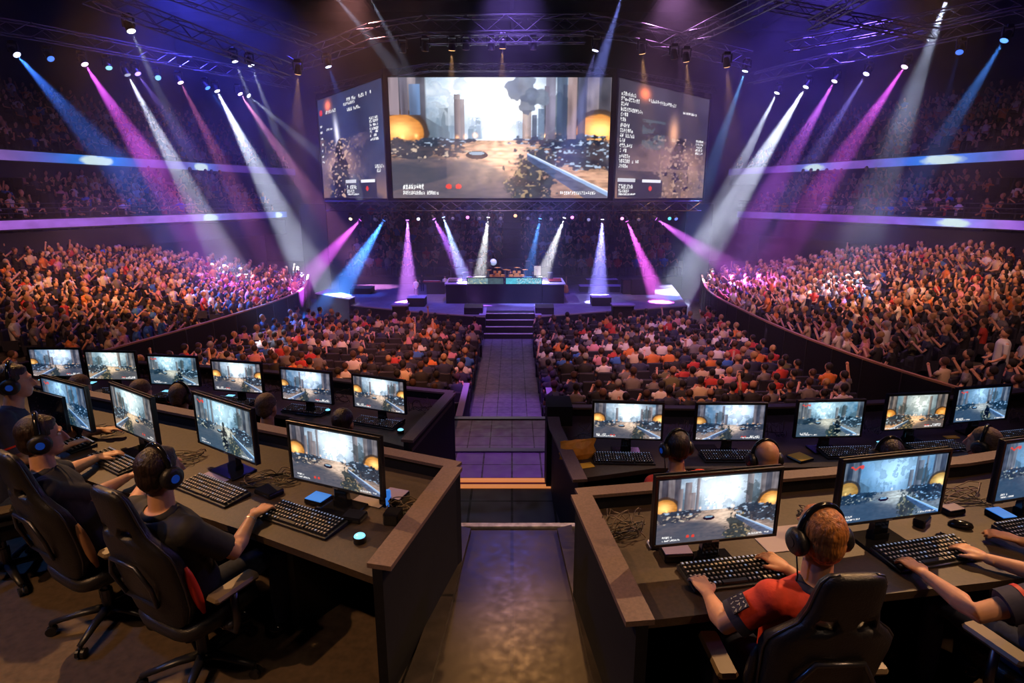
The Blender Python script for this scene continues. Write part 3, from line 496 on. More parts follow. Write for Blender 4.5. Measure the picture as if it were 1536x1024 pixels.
# ---------------------------------------------------------------- trusses
def truss(p0,p1,w,label,m='truss',r=.028,step=None):
    p0=Vector(p0); p1=Vector(p1); d=(p1-p0); L=d.length; step=step or w*1.3; n=max(2,int(L/step)); t=d.normalized(); s=t.cross(Vector((0,0,1))).normalized(); u=s.cross(t); mb=MB(); o0=p0
    C=[(s*a+u*b)*w/2 for a,b in ((-1,-1),(1,-1),(1,1),(-1,1))]
    for c in C: mb.cyl(c,c+d,r,n=5)
    for i in range(n):
        a=t*(L*i/n); b=t*(L*(i+1)/n)
        for k in range(4): mb.cyl((a if i%2 else b)+C[k],(b if i%2 else a)+C[(k+1)%4],r*.55,n=4)
    o=mb.build('truss',m,loc=o0); return tag(o,label,'truss')
YT=27.5
pts=[PY(475,135,38),PY(583,112,YB+.4),PY(645,101,YB-.6),PY(870,101,YB-.6),PY(925,110,YB+.4),PY(1072,135,38)]
for i,l in enumerate(['slanting thin truss above the left wing screen','short thin truss at the left shoulder of the centre screen','thin truss right above the centre screen','short thin truss at the right shoulder of the centre screen','slanting thin truss above the right wing screen']): truss(pts[i],pts[i+1],.32,l)
pts=[PY(440,95,30),PY(560,50,YT),PY(640,38,26.5),PY(878,36,26.5),PY(960,50,YT),PY(1120,90,30)]
for i,l in enumerate(['far left piece of the upper lamp truss over the screens','left piece of the upper lamp truss over the screens','long middle piece of the upper lamp truss over the screens','right piece of the upper lamp truss over the screens','far right piece of the upper lamp truss over the screens']): truss(pts[i],pts[i+1],.6,l)
truss(PY(640,60,26.4),PY(878,58,26.4),.3,'second thin lamp bar hung under the middle upper truss')
truss(PY(490,309,29.6),PY(1050,309,29.6),.45,'stage lamp truss hung below the big screens')
LT=[(-22.5,21.6,8.7),(-18.6,25.2,8.65),(-15.6,30.5,8.65),(-12.5,36,8.6)]
for i in range(3): truss(LT[i],LT[i+1],.5,['nearest','middle','farthest'][i]+' piece of the long truss over the left stand')
RT=[(21.5,20,8.8),(17.8,24.5,8.7),(15.5,29.5,8.7),(13,35,8.65)]
for i in range(3): truss(RT[i],RT[i+1],.5,['nearest','middle','farthest'][i]+' piece of the long truss over the right stand')
truss(PY(130,-10,20),PY(430,105,27),.5,'diagonal upper truss in the top left corner'); truss(PY(240,-20,24),PY(470,62,30),.5,'second diagonal truss behind the top left one')
truss(PY(1000,75,30),PY(1190,-20,22),.5,'diagonal truss climbing toward the top right'); truss(PY(1150,5,24),PY(1400,52,24),.35,'thin straight truss in the top right'); truss(PY(1218,38,22),PY(1300,-10,19),.3,'short bar truss crossing the top right truss')
truss(PY(1180,70,28),PY(1536,0,22),.4,'long thin truss rising to the right edge')
# ---------------------------------------------------------------- stage and house lamps with their beams
def make_head():
    e=empty('moving_head_lamp'); MB().rbox((-.13,-.1,-.12),(.13,.1,0),.02).build('base','black',e)
    y=MB(); y.box((-.20,-.04,-.42),(-.16,.04,-.08)).box((.16,-.04,-.42),(.20,.04,-.08)).box((-.20,-.04,-.12),(.20,.04,-.08)).build('yoke','steel',e)
    h=MB().tube([(0,0,.16),(0,0,.12),(0,0,0),(0,0,-.16),(0,0,-.20)],[.07,.11,.13,.15,.155],14).build('head','black',e,smooth=False); h.location=(0,0,-.36)
    return e
HEAD=make_head(); used=[False]
def lens_mat(c,s):
    k='lens_%.2f_%.2f_%.2f_%.1f'%(*c,s)
    if k not in M: lens(k,c,s)
    return M[k]
DI=MB().tube([(0,0,-.185),(0,0,-.215),(0,0,-.225)],[.135,.125,.05],16).build('lens','white').data; bpy.data.objects.remove(bpy.data.objects['lens'])
def lamp(src,end,col,e,deg,label,glow=3,y=None,z=None,dy=-1.5,sc=1.,group=None,blend=.6):
    A=PZ(*src,z) if z is not None else PY(*src,y); B=PY(*end,A.y+dy); D=(B-A)
    t=copy_tree(HEAD)
    t.location=A+Vector((0,0,.36*sc)); t.scale=(sc,)*3; tag(t,label,'stage lamp',group)
    h=[c for c in kids(t) if c.name.startswith('head')][0]; q=(-D).to_track_quat('Z','Y').to_euler(); h.rotation_euler=q
    me=DI.copy(); me.materials.clear(); me.materials.append(lens_mat(col if glow<5 else tuple(.5+.5*c for c in col),glow)); l=bpy.data.objects.new('lens',me); link(l,h)
    if e:
        Dn=D.normalized(); spot(A+Dn*.3*sc,B,col,e*E_BEAM,deg,blend,.05)
    return t
E_BEAM=2.3
BLU=(.05,.20,1); MAG=(.85,.12,1); WHT=(.72,.78,1); VIO=(.38,.12,1); PNK=(1,.35,.75)
for src,end,col,e,deg,gl,l in [
  ((20,76),(140,210),BLU,30000,15,6,'lamp casting the outermost blue beam over the left stand'),
  ((72,83),(110,130),BLU,0,10,1.5,'dim blue dotted lamp between the outer blue and magenta lamps, left'),
  ((123,90),(215,230),MAG,30000,15,7,'lamp casting the strong magenta beam over the left stand'),
  ((161,96),(180,140),(.3,.8,.9),0,10,1.2,'pale teal lamp without a beam right of the magenta one, left'),
  ((193,38),(262,190),WHT,9000,9,5,'high lamp near the top left with a thin white beam'),
  ((203,105),(262,190),(.3,.2,1),7000,12,4,'pink white lamp with a faint violet beam, left side'),
  ((188,106),(300,318),WHT,60000,11,.6,'lamp with a smoky white beam in the middle of the left side'),
  ((235,113),(245,130),(.2,.6,1),0,10,1.5,'small flat cyan lamp in the middle of the left truss'),
  ((268,118),(330,240),(1,.25,.6),14000,11,6,'lamp casting a reddish pink beam over the left stand'),
  ((308,127),(370,210),BLU,7000,10,3,'small blue lamp beside the brightest white lamp, left'),
  ((323,131),(425,330),WHT,110000,13,10,'lamp casting the brightest white beam on the left'),
  ((357,136),(450,270),PNK,26000,11,6,'lamp casting a pink beam closest to the left wing screen'),
  ((369,140),(440,200),WHT,10000,9,3,'small tilted lamp with a short white beam near the left wing screen'),
  ((1511,53),(1410,215),(.08,.28,1),16000,12,2.2,'lamp with dotted blue lens casting the outermost right beam'),
  ((1441,72),(1430,110),BLU,1500,8,1.2,'flat blue dotted lamp inward of the outermost right lamp'),
  ((1361,94),(1265,235),MAG,26000,13,5,'lamp casting the magenta beam farthest right'),
  ((1303,105),(1240,205),(.3,.25,1),15000,10,5,'lamp casting a blue violet beam over the right stand'),
  ((1255,116),(1170,265),(.65,.15,1),26000,14,7,'lamp casting a wide purple beam over the right stand'),
  ((1212,125),(1098,310),WHT,95000,13,7,'lamp casting the brightest white beam on the right'),
  ((1168,134),(1085,300),WHT,34000,11,7,'lamp casting a white beam nearest the right wing screen')]:
    lamp(src,end,col,e,deg,l,gl,z=8.0,dy=-.5)
lamp((350,85),(372,140),WHT,5000,9,'left lamp of the upper pair with thin white beams, left',4,y=28,dy=0); lamp((374,91),(400,160),WHT,9000,9,'right lamp of the upper pair with thin white beams, left',4,y=28,dy=0)
lamp((490,93),(500,120),BLU,1200,20,'round blue lamp on the truss left of the screens',6,y=28,dy=0); lamp((895,68),(878,130),(.3,.3,1),3000,14,'small violet lamp on the upper truss right of centre',5,y=26.6,dy=0)
lamp((1120,100),(1078,220),(.15,.45,1),14000,11,'lamp casting a blue beam beside the right wing screen',6,y=30,dy=0)
lamp((1425,-14),(1340,215),(.62,.72,1),52000,14,'lamp at the top edge casting a wide grey white beam, right',3,y=24,dy=0)
lamp((492,-18),(600,110),(.6,.68,1),7000,12,'lamp at the top edge with a faint grey beam left of centre',3,y=25,dy=1); lamp((548,-16),(610,100),(.6,.68,1),7000,9,'lamp at the top edge with a thin pale beam left of centre',3,y=25,dy=1)
lamp((937,-18),(890,130),(.25,.3,1),18000,14,'lamp at the top edge casting a blue beam right of centre',3,y=25,dy=1)
AMB=(1,.5,.2)
for k,(x,y_,on) in enumerate([(678,67,1),(754,64,1),(800,66,0),(963,72,1),(1029,84,1),(1090,92,1),(604,70,0),(447,103,1),(1011,80,0),(699,66,0),(737,66,0),(638,68,0)]):
    names=['warm lamp glowing down above the left of the centre screen','warm lamp glowing down above the middle of the centre screen','unlit amber lamp right of the middle warm lamp','warm lamp glowing above the right wing screen seam','brightest warm lamp above the right wing screen','outermost warm lamp right of the screens','unlit round lamp on the left upper truss','small warm lamp on the truss left of the screens','unlit round lamp beside the brightest warm lamp','unlit round lamp right of the left warm lamp','unlit round lamp left of the middle warm lamp','unlit round lamp on the left end of the middle truss']
    lamp((x,y_),(x+(4 if x>900 else -1),y_+60),AMB,1500 if on else 0,22,names[k],4 if on else .12,y=26.4,dy=.5,sc=1.0)
for k,(x,y_,ex,ey,col,e,deg,gl,l) in enumerate([
  (527,326,520,340,(1,.8,.4),0,9,4,'small yellow lamp at the left end of the stage truss'),(543,327,480,395,MAG,9000,13,6,'stage truss lamp casting the leftmost pink beam'),
  (578,327,505,445,(.06,.26,1),22000,13,7,'stage truss lamp casting the blue beam to the left stage end'),(611,326,612,425,(.62,.2,1),16000,13,8,'stage truss lamp casting a violet beam straight down, left'),
  (649,325,690,400,(.5,.15,1),5000,13,7,'stage truss lamp with pink lens and faint violet beam'),(664,322,692,405,(.35,.5,1),15000,10,7,'stage truss lamp casting the pale blue beam left of the console'),
  (701,324,703,335,(1,.2,.8),0,9,5,'magenta stage truss lamp without a beam left of centre'),(733,322,722,400,(.9,.88,.95),12000,11,8,'stage truss lamp casting the white beam onto the left console'),
  (773,322,773,330,(1,.45,.15),0,9,4,'orange stage truss lamp in the middle without a beam'),(811,324,795,400,(.08,.3,1),6000,10,6,'stage truss lamp casting a thin blue beam right of centre'),
  (848,323,815,410,(.9,.88,.95),12000,11,8,'stage truss lamp casting the white beam onto the right console'),(858,324,860,335,(1,.2,.85),0,9,6,'magenta stage truss lamp beside the right white beam'),
  (904,325,898,430,(.28,.25,1),24000,13,9,'stage truss lamp casting the wide blue violet beam on the right'),(933,326,934,335,PNK,0,9,4,'small pink stage truss lamp right of the wide blue beam'),
  (939,328,985,440,(.85,.12,.85),16000,11,8,'stage truss lamp casting the magenta beam to the right stage end'),(981,326,1050,372,(.7,.15,.9),9000,12,6,'stage truss lamp casting the rightmost slanting magenta beam'),
  (1004,326,1006,335,(.05,.7,.8),0,9,2.5,'small teal stage truss lamp near the right end'),(1013,326,1020,340,(.1,.25,1),0,9,2,'small blue stage truss lamp at the right end'),
  (563,327,560,335,(.3,.3,.6),0,9,.2,'unlit stage truss lamp left of the long blue beam'),(627,327,630,335,(.8,.8,1),0,9,3,'tiny white stage truss lamp right of the left violet beam'),
  (679,326,679,335,(.3,.3,.6),0,9,.15,'unlit stage truss lamp left of the magenta one'),(719,326,719,335,(.3,.3,.6),0,9,.15,'unlit stage truss lamp right of the magenta one'),(751,326,751,335,(.3,.3,.6),0,9,.15,'unlit stage truss lamp right of the left white beam'),
  (792,326,792,335,(.3,.3,.6),0,9,.15,'unlit stage truss lamp left of the thin blue beam'),(827,327,827,335,(.3,.3,.6),0,9,.15,'unlit stage truss lamp left of the right white beam'),(883,328,883,335,(.6,.6,1),0,9,.8,'faint stage truss lamp left of the wide blue beam'),(958,328,958,335,(.3,.3,.6),0,9,.15,'unlit stage truss lamp right of the magenta beam')]):
    lamp((x,y_),(ex,ey),col,e*3.2,deg*1.45,l,gl*.6,y=29.3,dy=-.6,sc=.62)
for _c in kids(HEAD): bpy.data.objects.remove(_c)
bpy.data.objects.remove(HEAD)
# haze filling the hall
v=bpy.data.materials.new('stage_haze'); v.use_nodes=True; nt=v.node_tree; nt.nodes.clear(); out=nt.nodes.new('ShaderNodeOutputMaterial'); sc_=nt.nodes.new('ShaderNodeVolumeScatter')
n=nt.nodes.new('ShaderNodeTexNoise'); n.inputs['Scale'].default_value=.42; n.inputs['Detail'].default_value=2; g_=nt.nodes.new('ShaderNodeNewGeometry'); nt.links.new(g_.outputs['Position'],n.inputs['Vector'])
mp=nt.nodes.new('ShaderNodeMapRange'); mp.inputs[1].default_value=.38; mp.inputs[2].default_value=.68; mp.inputs[3].default_value=.003; mp.inputs[4].default_value=.036
nt.links.new(n.outputs[0],mp.inputs[0]); sx=nt.nodes.new('ShaderNodeSeparateXYZ'); nt.links.new(g_.outputs['Position'],sx.inputs[0])
my=nt.nodes.new('ShaderNodeMapRange'); my.interpolation_type='SMOOTHSTEP'; my.inputs[1].default_value=19; my.inputs[2].default_value=27; my.inputs[3].default_value=.10; my.inputs[4].default_value=1.0; nt.links.new(sx.outputs['Y'],my.inputs[0])
mm=nt.nodes.new('ShaderNodeMath'); mm.operation='MULTIPLY'; nt.links.new(mp.outputs[0],mm.inputs[0]); nt.links.new(my.outputs[0],mm.inputs[1]); nt.links.new(mm.outputs[0],sc_.inputs['Density']); sc_.inputs['Anisotropy'].default_value=.1; nt.links.new(sc_.outputs[0],out.inputs['Volume'])
o=MB().box((-30,11,ZF+.02),(30,50,15)).build('haze',v); tag(o,'thin bluish stage haze hanging in the air over the seats and stage','haze',kind='stuff')
# ---------------------------------------------------------------- spectators
def person_template(hi,pose):
    mb=MB(); nh=(10,7) if hi else (7,5); na=6 if hi else 4; nt=10 if hi else 6
    SK,HA,SH,PA=(1,0,0),(0,1,0),(0,0,1),(0,0,0)
    mb.col=SK; mb.ell((0,.015,1.235),(.082,.098,.12),*nh); mb.tube([(0,-.01,1.0),(0,0,1.15)],.055,na,False)
    mb.col=HA; mb.ell((0,-.018,1.268),(.094,.102,.108),*nh)
    mb.col=SH
    def ring(z,w,d,y): return [(w*math.cos(2*PI*j/nt),y+d*math.sin(2*PI*j/nt),z) for j in range(nt)]
    mb.loft([ring(.46,.17,.13,-.02),ring(.62,.165,.125,-.03),ring(.88,.205,.12,-.04),ring(1.0,.205,.095,-.03),ring(1.07,.09,.07,-.01)] if hi else [ring(.46,.17,.13,-.02),ring(.9,.21,.12,-.04),ring(1.07,.10,.08,-.01)])
    P={0:[((.23,.07,.72),(.10,.27,.66))]*2,1:[((.23,.12,.78),(.04,.32,1.0))]*2,2:[((.23,.07,.72),(.10,.27,.66)),((.26,.10,1.20),(.22,.14,1.50))],3:[((.24,.12,.82),(.12,.30,1.12)),((.25,.05,.72),(.16,.27,.66))]}[pose]
    for s,(e,h) in zip((-1,1),P):
        sh=(s*.20,-.03,1.0); el=(s*e[0],e[1],e[2]); ha=(s*h[0],h[1],h[2]); mid=tuple((a+b)/2 for a,b in zip(sh,el))
        mb.col=SH; mb.tube([sh,mid],[.062,.062],na,True); mb.col=SK; mb.tube([mid,el,ha],[.044,.04,.032],na,True); mb.ell(ha,.045,5,4)
    mb.col=PA
    for s in (-1,1): mb.tube([(s*.09,-.05,.5),(s*.11,.42,.53),(s*.11,.44,.08)],[.09,.075,.055],na,True)
    V=np.array(mb.v,dtype=np.float32); C=np.array(mb.c); q=[f for f in mb.f if len(f)==4]; t=[f for f in mb.f if len(f)==3]; o=[f for f in mb.f if len(f)>4]
    for f in o: t+=[(f[0],f[i],f[i+1]) for i in range(1,len(f)-1)]
    return V,C,np.array(q),np.array(t)
TH=[person_template(True,p) for p in range(4)]; TLo=[person_template(False,p) for p in range(4)]
SHIRTS=[('black',(.014,.013,.016),36),('navy',(.018,.022,.06),20),('white',(.62,.56,.54),15),('grey',(.17,.15,.16),13),('cream',(.55,.42,.28),6),('red',(.45,.035,.025),6),('bright blue',(.03,.12,.42),6),('orange',(.6,.17,.03),5),('pink',(.55,.22,.28),5),('olive',(.12,.11,.05),3)]
HAIRS=[('dark',(.012,.008,.008),50),('brown',(.06,.026,.013),26),('blond',(.38,.22,.09),10),('shaved',(.30,.15,.09),9),('grey',(.28,.25,.24),5)]
SKINS=[(.58,.31,.20),(.50,.25,.15),(.40,.19,.11),(.62,.36,.25),(.20,.09,.05)]
def pick(L,g): return g.choices(range(len(L)),[x[2] for x in L])[0]
def colours(C,sh,ha,sk,pa=(.014,.016,.035)):
    out=np.zeros((len(C),3)); out[:]=pa; out[C[:,0]>.5]=sk; out[C[:,1]>.5]=ha; out[C[:,2]>.5]=sh; return out
cp=[(-50,541),(0,541),(216,544),(310,550),(408,558),(513,571),(684,589),(685,640),(822,640),(823,611),(1040,611),(1180,608),(1310,603),(1430,597),(1600,584)]
def hidden(px,py): return py>np.interp(px,[a for a,_ in cp],[b for _,b in cp])+2
CR=[]; g=random.Random(21)
def addp(x,y,z,yaw,sec,row,seat=True,occ=.95):
    q=proj((x,y,z+1.2)); 
    if q is None: return
    px,py,dep=q
    if not(-25<px<1561 and -20<py<1040) or hidden(px,py): return
    CR.append(dict(x=x,y=y,z=z,yaw=yaw,sec=sec,row=row,dep=dep,px=px,py=py,occ=g.random()<occ,sh=pick(SHIRTS,g),ha=pick(HAIRS,g),sk=min(4,int(abs(g.gauss(0,1.7)))),pose=g.choices([0,1,2,3],[50,28,5,17])[0],sc=g.uniform(.92,1.06)))
# floor blocks
for k in range(15):
    for side in (-1,1):
        i=0; xs=1.42 if side<0 else 1.15
        while True:
            x=xs+i*.56; i+=1; Y=12.9+.83*k+.02*x*x
            if Y>24.0+.02*x*x: break
            lim=np.interp(Y,[5,12,15.4,19,23,26],[12.6,10.4,9.3,8.7,8.5,8.5]) if side>0 else np.interp(Y,[5,12.5,16.5,20.5,25.5],[13.5,12.5,11.3,10.3,9.4])
            if x>lim: break
            if Y<12.4: continue
            X=side*x-(.05); addp(X+g.uniform(-.03,.03),Y+g.uniform(-.04,.04),ZF,-math.atan2(-X,30-Y)*.5+g.uniform(-.3,.3),'%s floor block'%('left' if side<0 else 'right'),k,occ=.74 if k<5 else .9)
def stand(P,s,n,d0,dd,zf,sec,gap,sp=.52,occ=.95,rows=None,tgt=(0,25)):
    Pa=np.array(P); d=np.r_[0,np.cumsum(np.hypot(*np.diff(Pa,axis=0).T))]; L=d[-1]
    for k in range(n):
        O=np.array(offs(P,(d0+dd*k)*s)); do=np.r_[0,np.cumsum(np.hypot(*np.diff(O,axis=0).T))]; m=int(do[-1]/sp)
        for i in range(m):
            a=(i+.5)*sp+g.uniform(-.06,.06); u=a/do[-1]; b=np.interp(u,do/do[-1],d)     # base arc length
            if abs((b-gap[0]+gap[1]/2)%gap[1]-gap[1]/2)<gap[2]: continue
            x=np.interp(a,do,O[:,0]); y=np.interp(a,do,O[:,1]); yaw=math.atan2(tgt[1]-y,tgt[0]-x)-PI/2+g.uniform(-.35,.35)
            addp(x+g.uniform(-.05,.05),y,zf(k),yaw,sec,k,occ=occ)
stand(LW,1,NR,.50,.62,rowz,'left stand',(15.0,6.6,.75)); stand(RW,-1,NR,.50,.62,rowz,'right stand',(14.6,7.6,.75))
stand(R1L,1,6,.75,.8,z2,'lower left balcony',(5,9,.5),.55,.93); stand(R1R,-1,6,.75,.8,z2,'lower right balcony',(5,9,.5),.55,.93)
stand(R2L,1,9,.75,.8,z3,'upper left balcony',(5,9,.5),.6,.85); stand(R2R,-1,9,.75,.8,z3,'upper right balcony',(5,9,.5),.6,.85)
mb=MB()
for k in range(8):
    Y=36.4+.85*k; z=-2.3+.42*k; mb.box((-10.5,Y-.42,ZF),(10.5,Y+.43,z))
    for i in range(36):
        x=-9.8+i*.56
        if abs(x)<.4: continue
        addp(x,Y,z,PI+g.uniform(-.3,.3),'seats behind the stage',k,occ=.8)
struct('floor_behind_stage_stand',mb,'wall')
CR.sort(key=lambda c:c['dep'])
occ=[c for c in CR if c['occ']]; near=occ[:300]; rest=occ[300:]
ORD=['first','second','third','fourth','fifth','sixth','seventh','eighth','ninth','tenth','eleventh','twelfth','thirteenth','fourteenth','fifteenth','sixteenth','seventeenth','eighteenth']
POSE=['hands in lap','clapping','one arm raised','one hand at the face']
cache={}
for c in near:
    key=(c['pose'],c['sh'],c['ha'],c['sk'])
    if key not in cache:
        V,C,q,t=TH[c['pose']]; me=fast_mesh('spectator',V,[q,t],colours(C,SHIRTS[c['sh']][1],HAIRS[c['ha']][1],SKINS[c['sk']]),True); me.materials.append(M['crowd']); cache[key]=me
    o=link(bpy.data.objects.new('spectator',cache[key])); o.location=(c['x'],c['y'],c['z']); o.rotation_euler=(0,0,c['yaw']); o.scale=(c['sc'],)*3
    hair={'shaved':'a shaved head'}.get(HAIRS[c['ha']][0],HAIRS[c['ha']][0]+' hair')
    where='%s row, %s'%(ORD[c['row']],c['sec'])
    third='inner' if abs(c['x'])<4 else ('middle' if abs(c['x'])<7.5 else 'outer')
    tag(o,'%s top, %s, %s, %s %s'%(SHIRTS[c['sh']][0],hair,POSE[c['pose']],third,where),'person','audience in the '+where)
def merged(name,items,temps,label,seatfn=None):
    Vs=[];Cs=[];Q=[];T=[];k=0
    for c in items:
        V,C,q,t=temps[c['pose']]; a=c['yaw']; ca,sa=math.cos(a),math.sin(a); W_=V*c['sc']; X=W_[:,0]*ca-W_[:,1]*sa+c['x']; Y=W_[:,0]*sa+W_[:,1]*ca+c['y']
        Vs.append(np.stack([X,Y,W_[:,2]+c['z']],-1)); Cs.append(colours(C,SHIRTS[c['sh']][1],HAIRS[c['ha']][1],SKINS[c['sk']])); Q.append(q+k); T.append(t+k); k+=len(V)
    me=fast_mesh(name,np.concatenate(Vs),[np.concatenate(Q),np.concatenate(T)],np.concatenate(Cs),True); me.materials.append(M['crowd']); o=link(bpy.data.objects.new(name,me)); return tag(o,label,'crowd',kind='stuff')
merged('crowd',[c for c in rest],TLo,'packed crowd of spectators filling the rest of the floor, stands and balconies')
# seats
def seat_template():
    mb=MB(); mb.rbox((-.23,-.34,.42),(.23,-.26,.90),.03); mb.rbox((-.23,-.26,.38),(.23,.16,.45),.025); mb.box((-.26,-.3,.3),(-.23,.1,.6)).box((.23,-.3,.3),(.26,.1,.6)); mb.box((-.2,-.25,0),(.2,-.2,.4)); return mb
st=seat_template(); smesh=st.build('stadium_seat','seat'); sdata=smesh.data; bpy.data.objects.remove(smesh); SV=np.array(st.v,dtype=np.float32)
sq=np.array([f for f in st.f if len(f)==4]); st8=np.array([f for f in st.f if len(f)==8])
for c in CR[:300]:
    o=link(bpy.data.objects.new('audience_seat',sdata)); o.location=(c['x'],c['y'],c['z']); yw=c['yaw'] if 'stand' in c['sec'] else 0; o.rotation_euler=(0,0,yw)
    third='inner' if abs(c['x'])<4 else ('middle' if abs(c['x'])<7.5 else 'outer')
    tag(o,'dark %s seat, %s %s row, %s'%('taken' if c['occ'] else 'empty',third,ORD[c['row']],c['sec']),'seat','audience seats, %s row, %s'%(ORD[c['row']],c['sec']))
Vs=[];Q=[];E8=[];k=0
for c in CR[300:]:
    if c['dep']>30: continue
    a=c['yaw'] if 'stand' in c['sec'] else 0; ca,sa=math.cos(a),math.sin(a); Vs.append(np.stack([SV[:,0]*ca-SV[:,1]*sa+c['x'],SV[:,0]*sa+SV[:,1]*ca+c['y'],SV[:,2]+c['z']],-1)); Q.append(sq+k); E8.append(st8+k); k+=len(SV)
me=fast_mesh('audience_seats',np.concatenate(Vs),[np.concatenate(Q),np.concatenate(E8)]); me.materials.append(M['seat']); tag(link(bpy.data.objects.new('audience_seats',me)),'dark seats under the rest of the crowd on the floor and stands','seats',kind='stuff')
print('crowd',len(occ),len(CR))
# ---------------------------------------------------------------- podiums, steps and desks
Z2=-.55
struct('floor_left_podium',MB().prism([(-.62,1.2),(-.40,3.5),(-.95,3.68),(-3.6,4.78),(-6.5,6.1),(-9,6.9),(-9,-2),(-.62,-2)],-.6,0),'deck')
struct('floor_right_podium',MB().prism([(.52,1.2),(.42,3.12),(2.95,3.56),(5,4.2),(8,5.3),(8,-2),(.52,-2)],-.6,0),'deck')
capL=[(678,589),(596,581),(513,571),(408,558),(310,550),(216,544),(90,541),(38,543),(0,552),(-60,575)]; WL2=[tuple(PZ(x,y,.29).xy) for x,y in capL]
capR=[(840,610),(950,611),(1040,612),(1180,609),(1310,604),(1430,597),(1536,587),(1620,575)]; WR2=[tuple(PZ(x,y,.29).xy) for x,y in capR]
WL2s=[p for p in WL2]
struct('floor_left_lower_podium',MB().prism(WL2+[(-8,4.5),(-3,3.9),(-.45,3.3),(-.94,5.1)],ZF,Z2),'deck'); struct('floor_right_lower_podium',MB().prism(WR2+[(8,4.5),(3,3.3),(.45,3.0),(.52,4.4),(.41,5.45)],ZF,Z2),'deck')
struct('floor_aisle_walkway',MB().prism([(-.66,-1),(.60,-1),(.60,2.2),(.48,4.0),(-.46,4.0),(-.66,2.2)],-.6,.10),'scuffed'); struct('trim_walkway_edge',MB().box((-.45,3.96,.10),(.47,4.01,.118)),'strip')
# narrow ledges (kerbs) on both sides of the walkway
struct('trim_walkway_kerb',MB().prism([(-.66,1.5),(-.48,1.5),(-.30,3.9),(-.44,3.95),(-.44,3.3)],.10,.14),'scuffed'); struct('trim_walkway_kerb',MB().prism([(.60,1.5),(.46,1.5),(.33,3.9),(.44,3.95),(.44,3.0)],.10,.14),'scuffed')
T1=[(-.95,4.0),(.62,4.0),(.62,5.79),(-.9,5.79)]
struct('floor_aisle_tread_upper',MB().prism([(-.95,4.02),(.52,4.02),(.44,5.79),(-.70,5.79)],-1.2,-.50),'aisle')
def bar(x0,x1,y,z,m,h=.05,d=.07,name='trim_aisle_nosing'): return struct(name,MB().box((x0,y-d,z-h),(x1,y,z+.012)),m)
y1=PZ(760,733,-.50).y; y0=PZ(760,716,-.55+.0).y
bar(-.70,.44,5.80,-.50,'orange_strip'); struct('floor_aisle_magenta_step',MB().box((-.72,5.81,-1.3),(.42,6.10,-.62)),'magenta_step'); bar(-.72,.42,6.18,-.62,'orange_strip')
struct('floor_aisle_tread_middle',MB().box((-1.15,6.19,-3.4),(.80,8.5,-1.30)),'aisle'); bar(-1.15,.80,8.52,-1.29,'steel',.05,.12)
struct('floor_aisle_tread_lower',MB().box((-1.25,8.53,-3.4),(.86,11.9,-2.10)),'aisle'); bar(-1.25,.86,11.95,-2.09,'steel',.05,.14)
for s,x in ((-1,-1.28),(1,.89)):
    struct('wall_aisle_steps_side',MB().prism([(x,6.6),(x+s*.14,6.6),(x+s*.14,12.6),(x,12.6)],ZF,-1.75),'panel')
for x,y0,y1,l in ((-1.30,13.1,15.6,'left'),(.92,12.4,15.2,'right')):
    struct('wall_aisle_guard_'+l,MB().box((x,y0,ZF),(x+.12,y1,ZF+.95)),'panel'); struct('trim_aisle_guard_'+l,MB().box((x-.02,y0-.02,ZF+.95),(x+.14,y1,ZF+1.0)),'purple_note')
def desk(name,label,wall,near,z0,side,loc,capw=.075,drop=.55):
    """wall: plan polyline of the front wall from the aisle outward; near: players' edge; side: plan polyline of the aisle panel"""
    e=empty(name,(*loc,z0),0,label,'desk'); H=.84
    rel(MB(),e).prism(near+wall[::-1],z0+.70,z0+.74).build('worktop','desk',e)
    s=1 if wall[-1][0]<wall[0][0] else -1
    band(rel(MB(),e),wall,z0-drop,z0+H-.02,.06,-s).build('front_wall','panel',e); band(rel(MB(),e),offs(wall,.015*s),z0+H-.02,z0+H,.10,-s).build('wall_cap','cap',e)
    band(rel(MB(),e),side,z0-.02,z0+H-.02,.05,s).build('side_panel','panel',e); band(rel(MB(),e),offs(side,-.045*s),z0+H-.02,z0+H+.005,.12,s).build('side_cap','cap',e)
    nn=offs(near,.30*-s); band(rel(MB(),e),nn,z0,z0+.70,.03,-s).build('modesty_panel','black',e) if 0 else None
    for i in range(1,len(wall)-1,1):
        a=wall[i]; b=min(near,key=lambda q:(q[0]-a[0])**2+(q[1]-a[1])**2); rel(MB(),e).prism([(a[0]-.02,a[1]-.08),(a[0]+.02,a[1]-.08),(b[0]*.8+a[0]*.2+.02,b[1]*.8+a[1]*.2),(b[0]*.8+a[0]*.2-.02,b[1]*.8+a[1]*.2)],z0,z0+.70).build('leg','black',e)
    return e
desk('player_desk','near left long desk with brown top and dark aisle panel',[(-.356,3.45),(-.86,3.67),(-3.55,4.81),(-6.5,6.1)],[(-.60,2.45),(-1.375,2.85),(-2.6,3.42),(-3.5,3.85),(-5.7,4.9)],0,[(-.60,2.42),(-.356,3.45)],(-1.5,3.2))
desk('player_desk','near right long desk with brown top behind the red shirted player',[(.38,3.09),(2.91,3.52),(4.6,4.0)],[(.50,2.17),(1.718,2.36),(2.6,2.5),(4.4,3.0)],0,[(.50,2.05),(.38,3.09)],(1.8,2.7))
nL=[(-.94,5.19)]+offs(WL2,1.0)[2:]; nR=[(.55,4.58)]+offs(WR2,-1.25)[1:]
desk('player_desk','lower left curved desk carrying six bright monitors',WL2,nL,Z2,[(-.96,5.15),WL2[0]],(-3,6)); desk('player_desk','lower right curved desk carrying five bright monitors',[(.41,6.05)]+WR2[1:],nR,Z2,[(.53,4.36),(.41,5.48),(.41,6.05)],(2.5,5.6))
struct('trim_lower_right_corner_post',MB().box((.36,5.75,-.55),(.62,6.1,.40)),'panel')
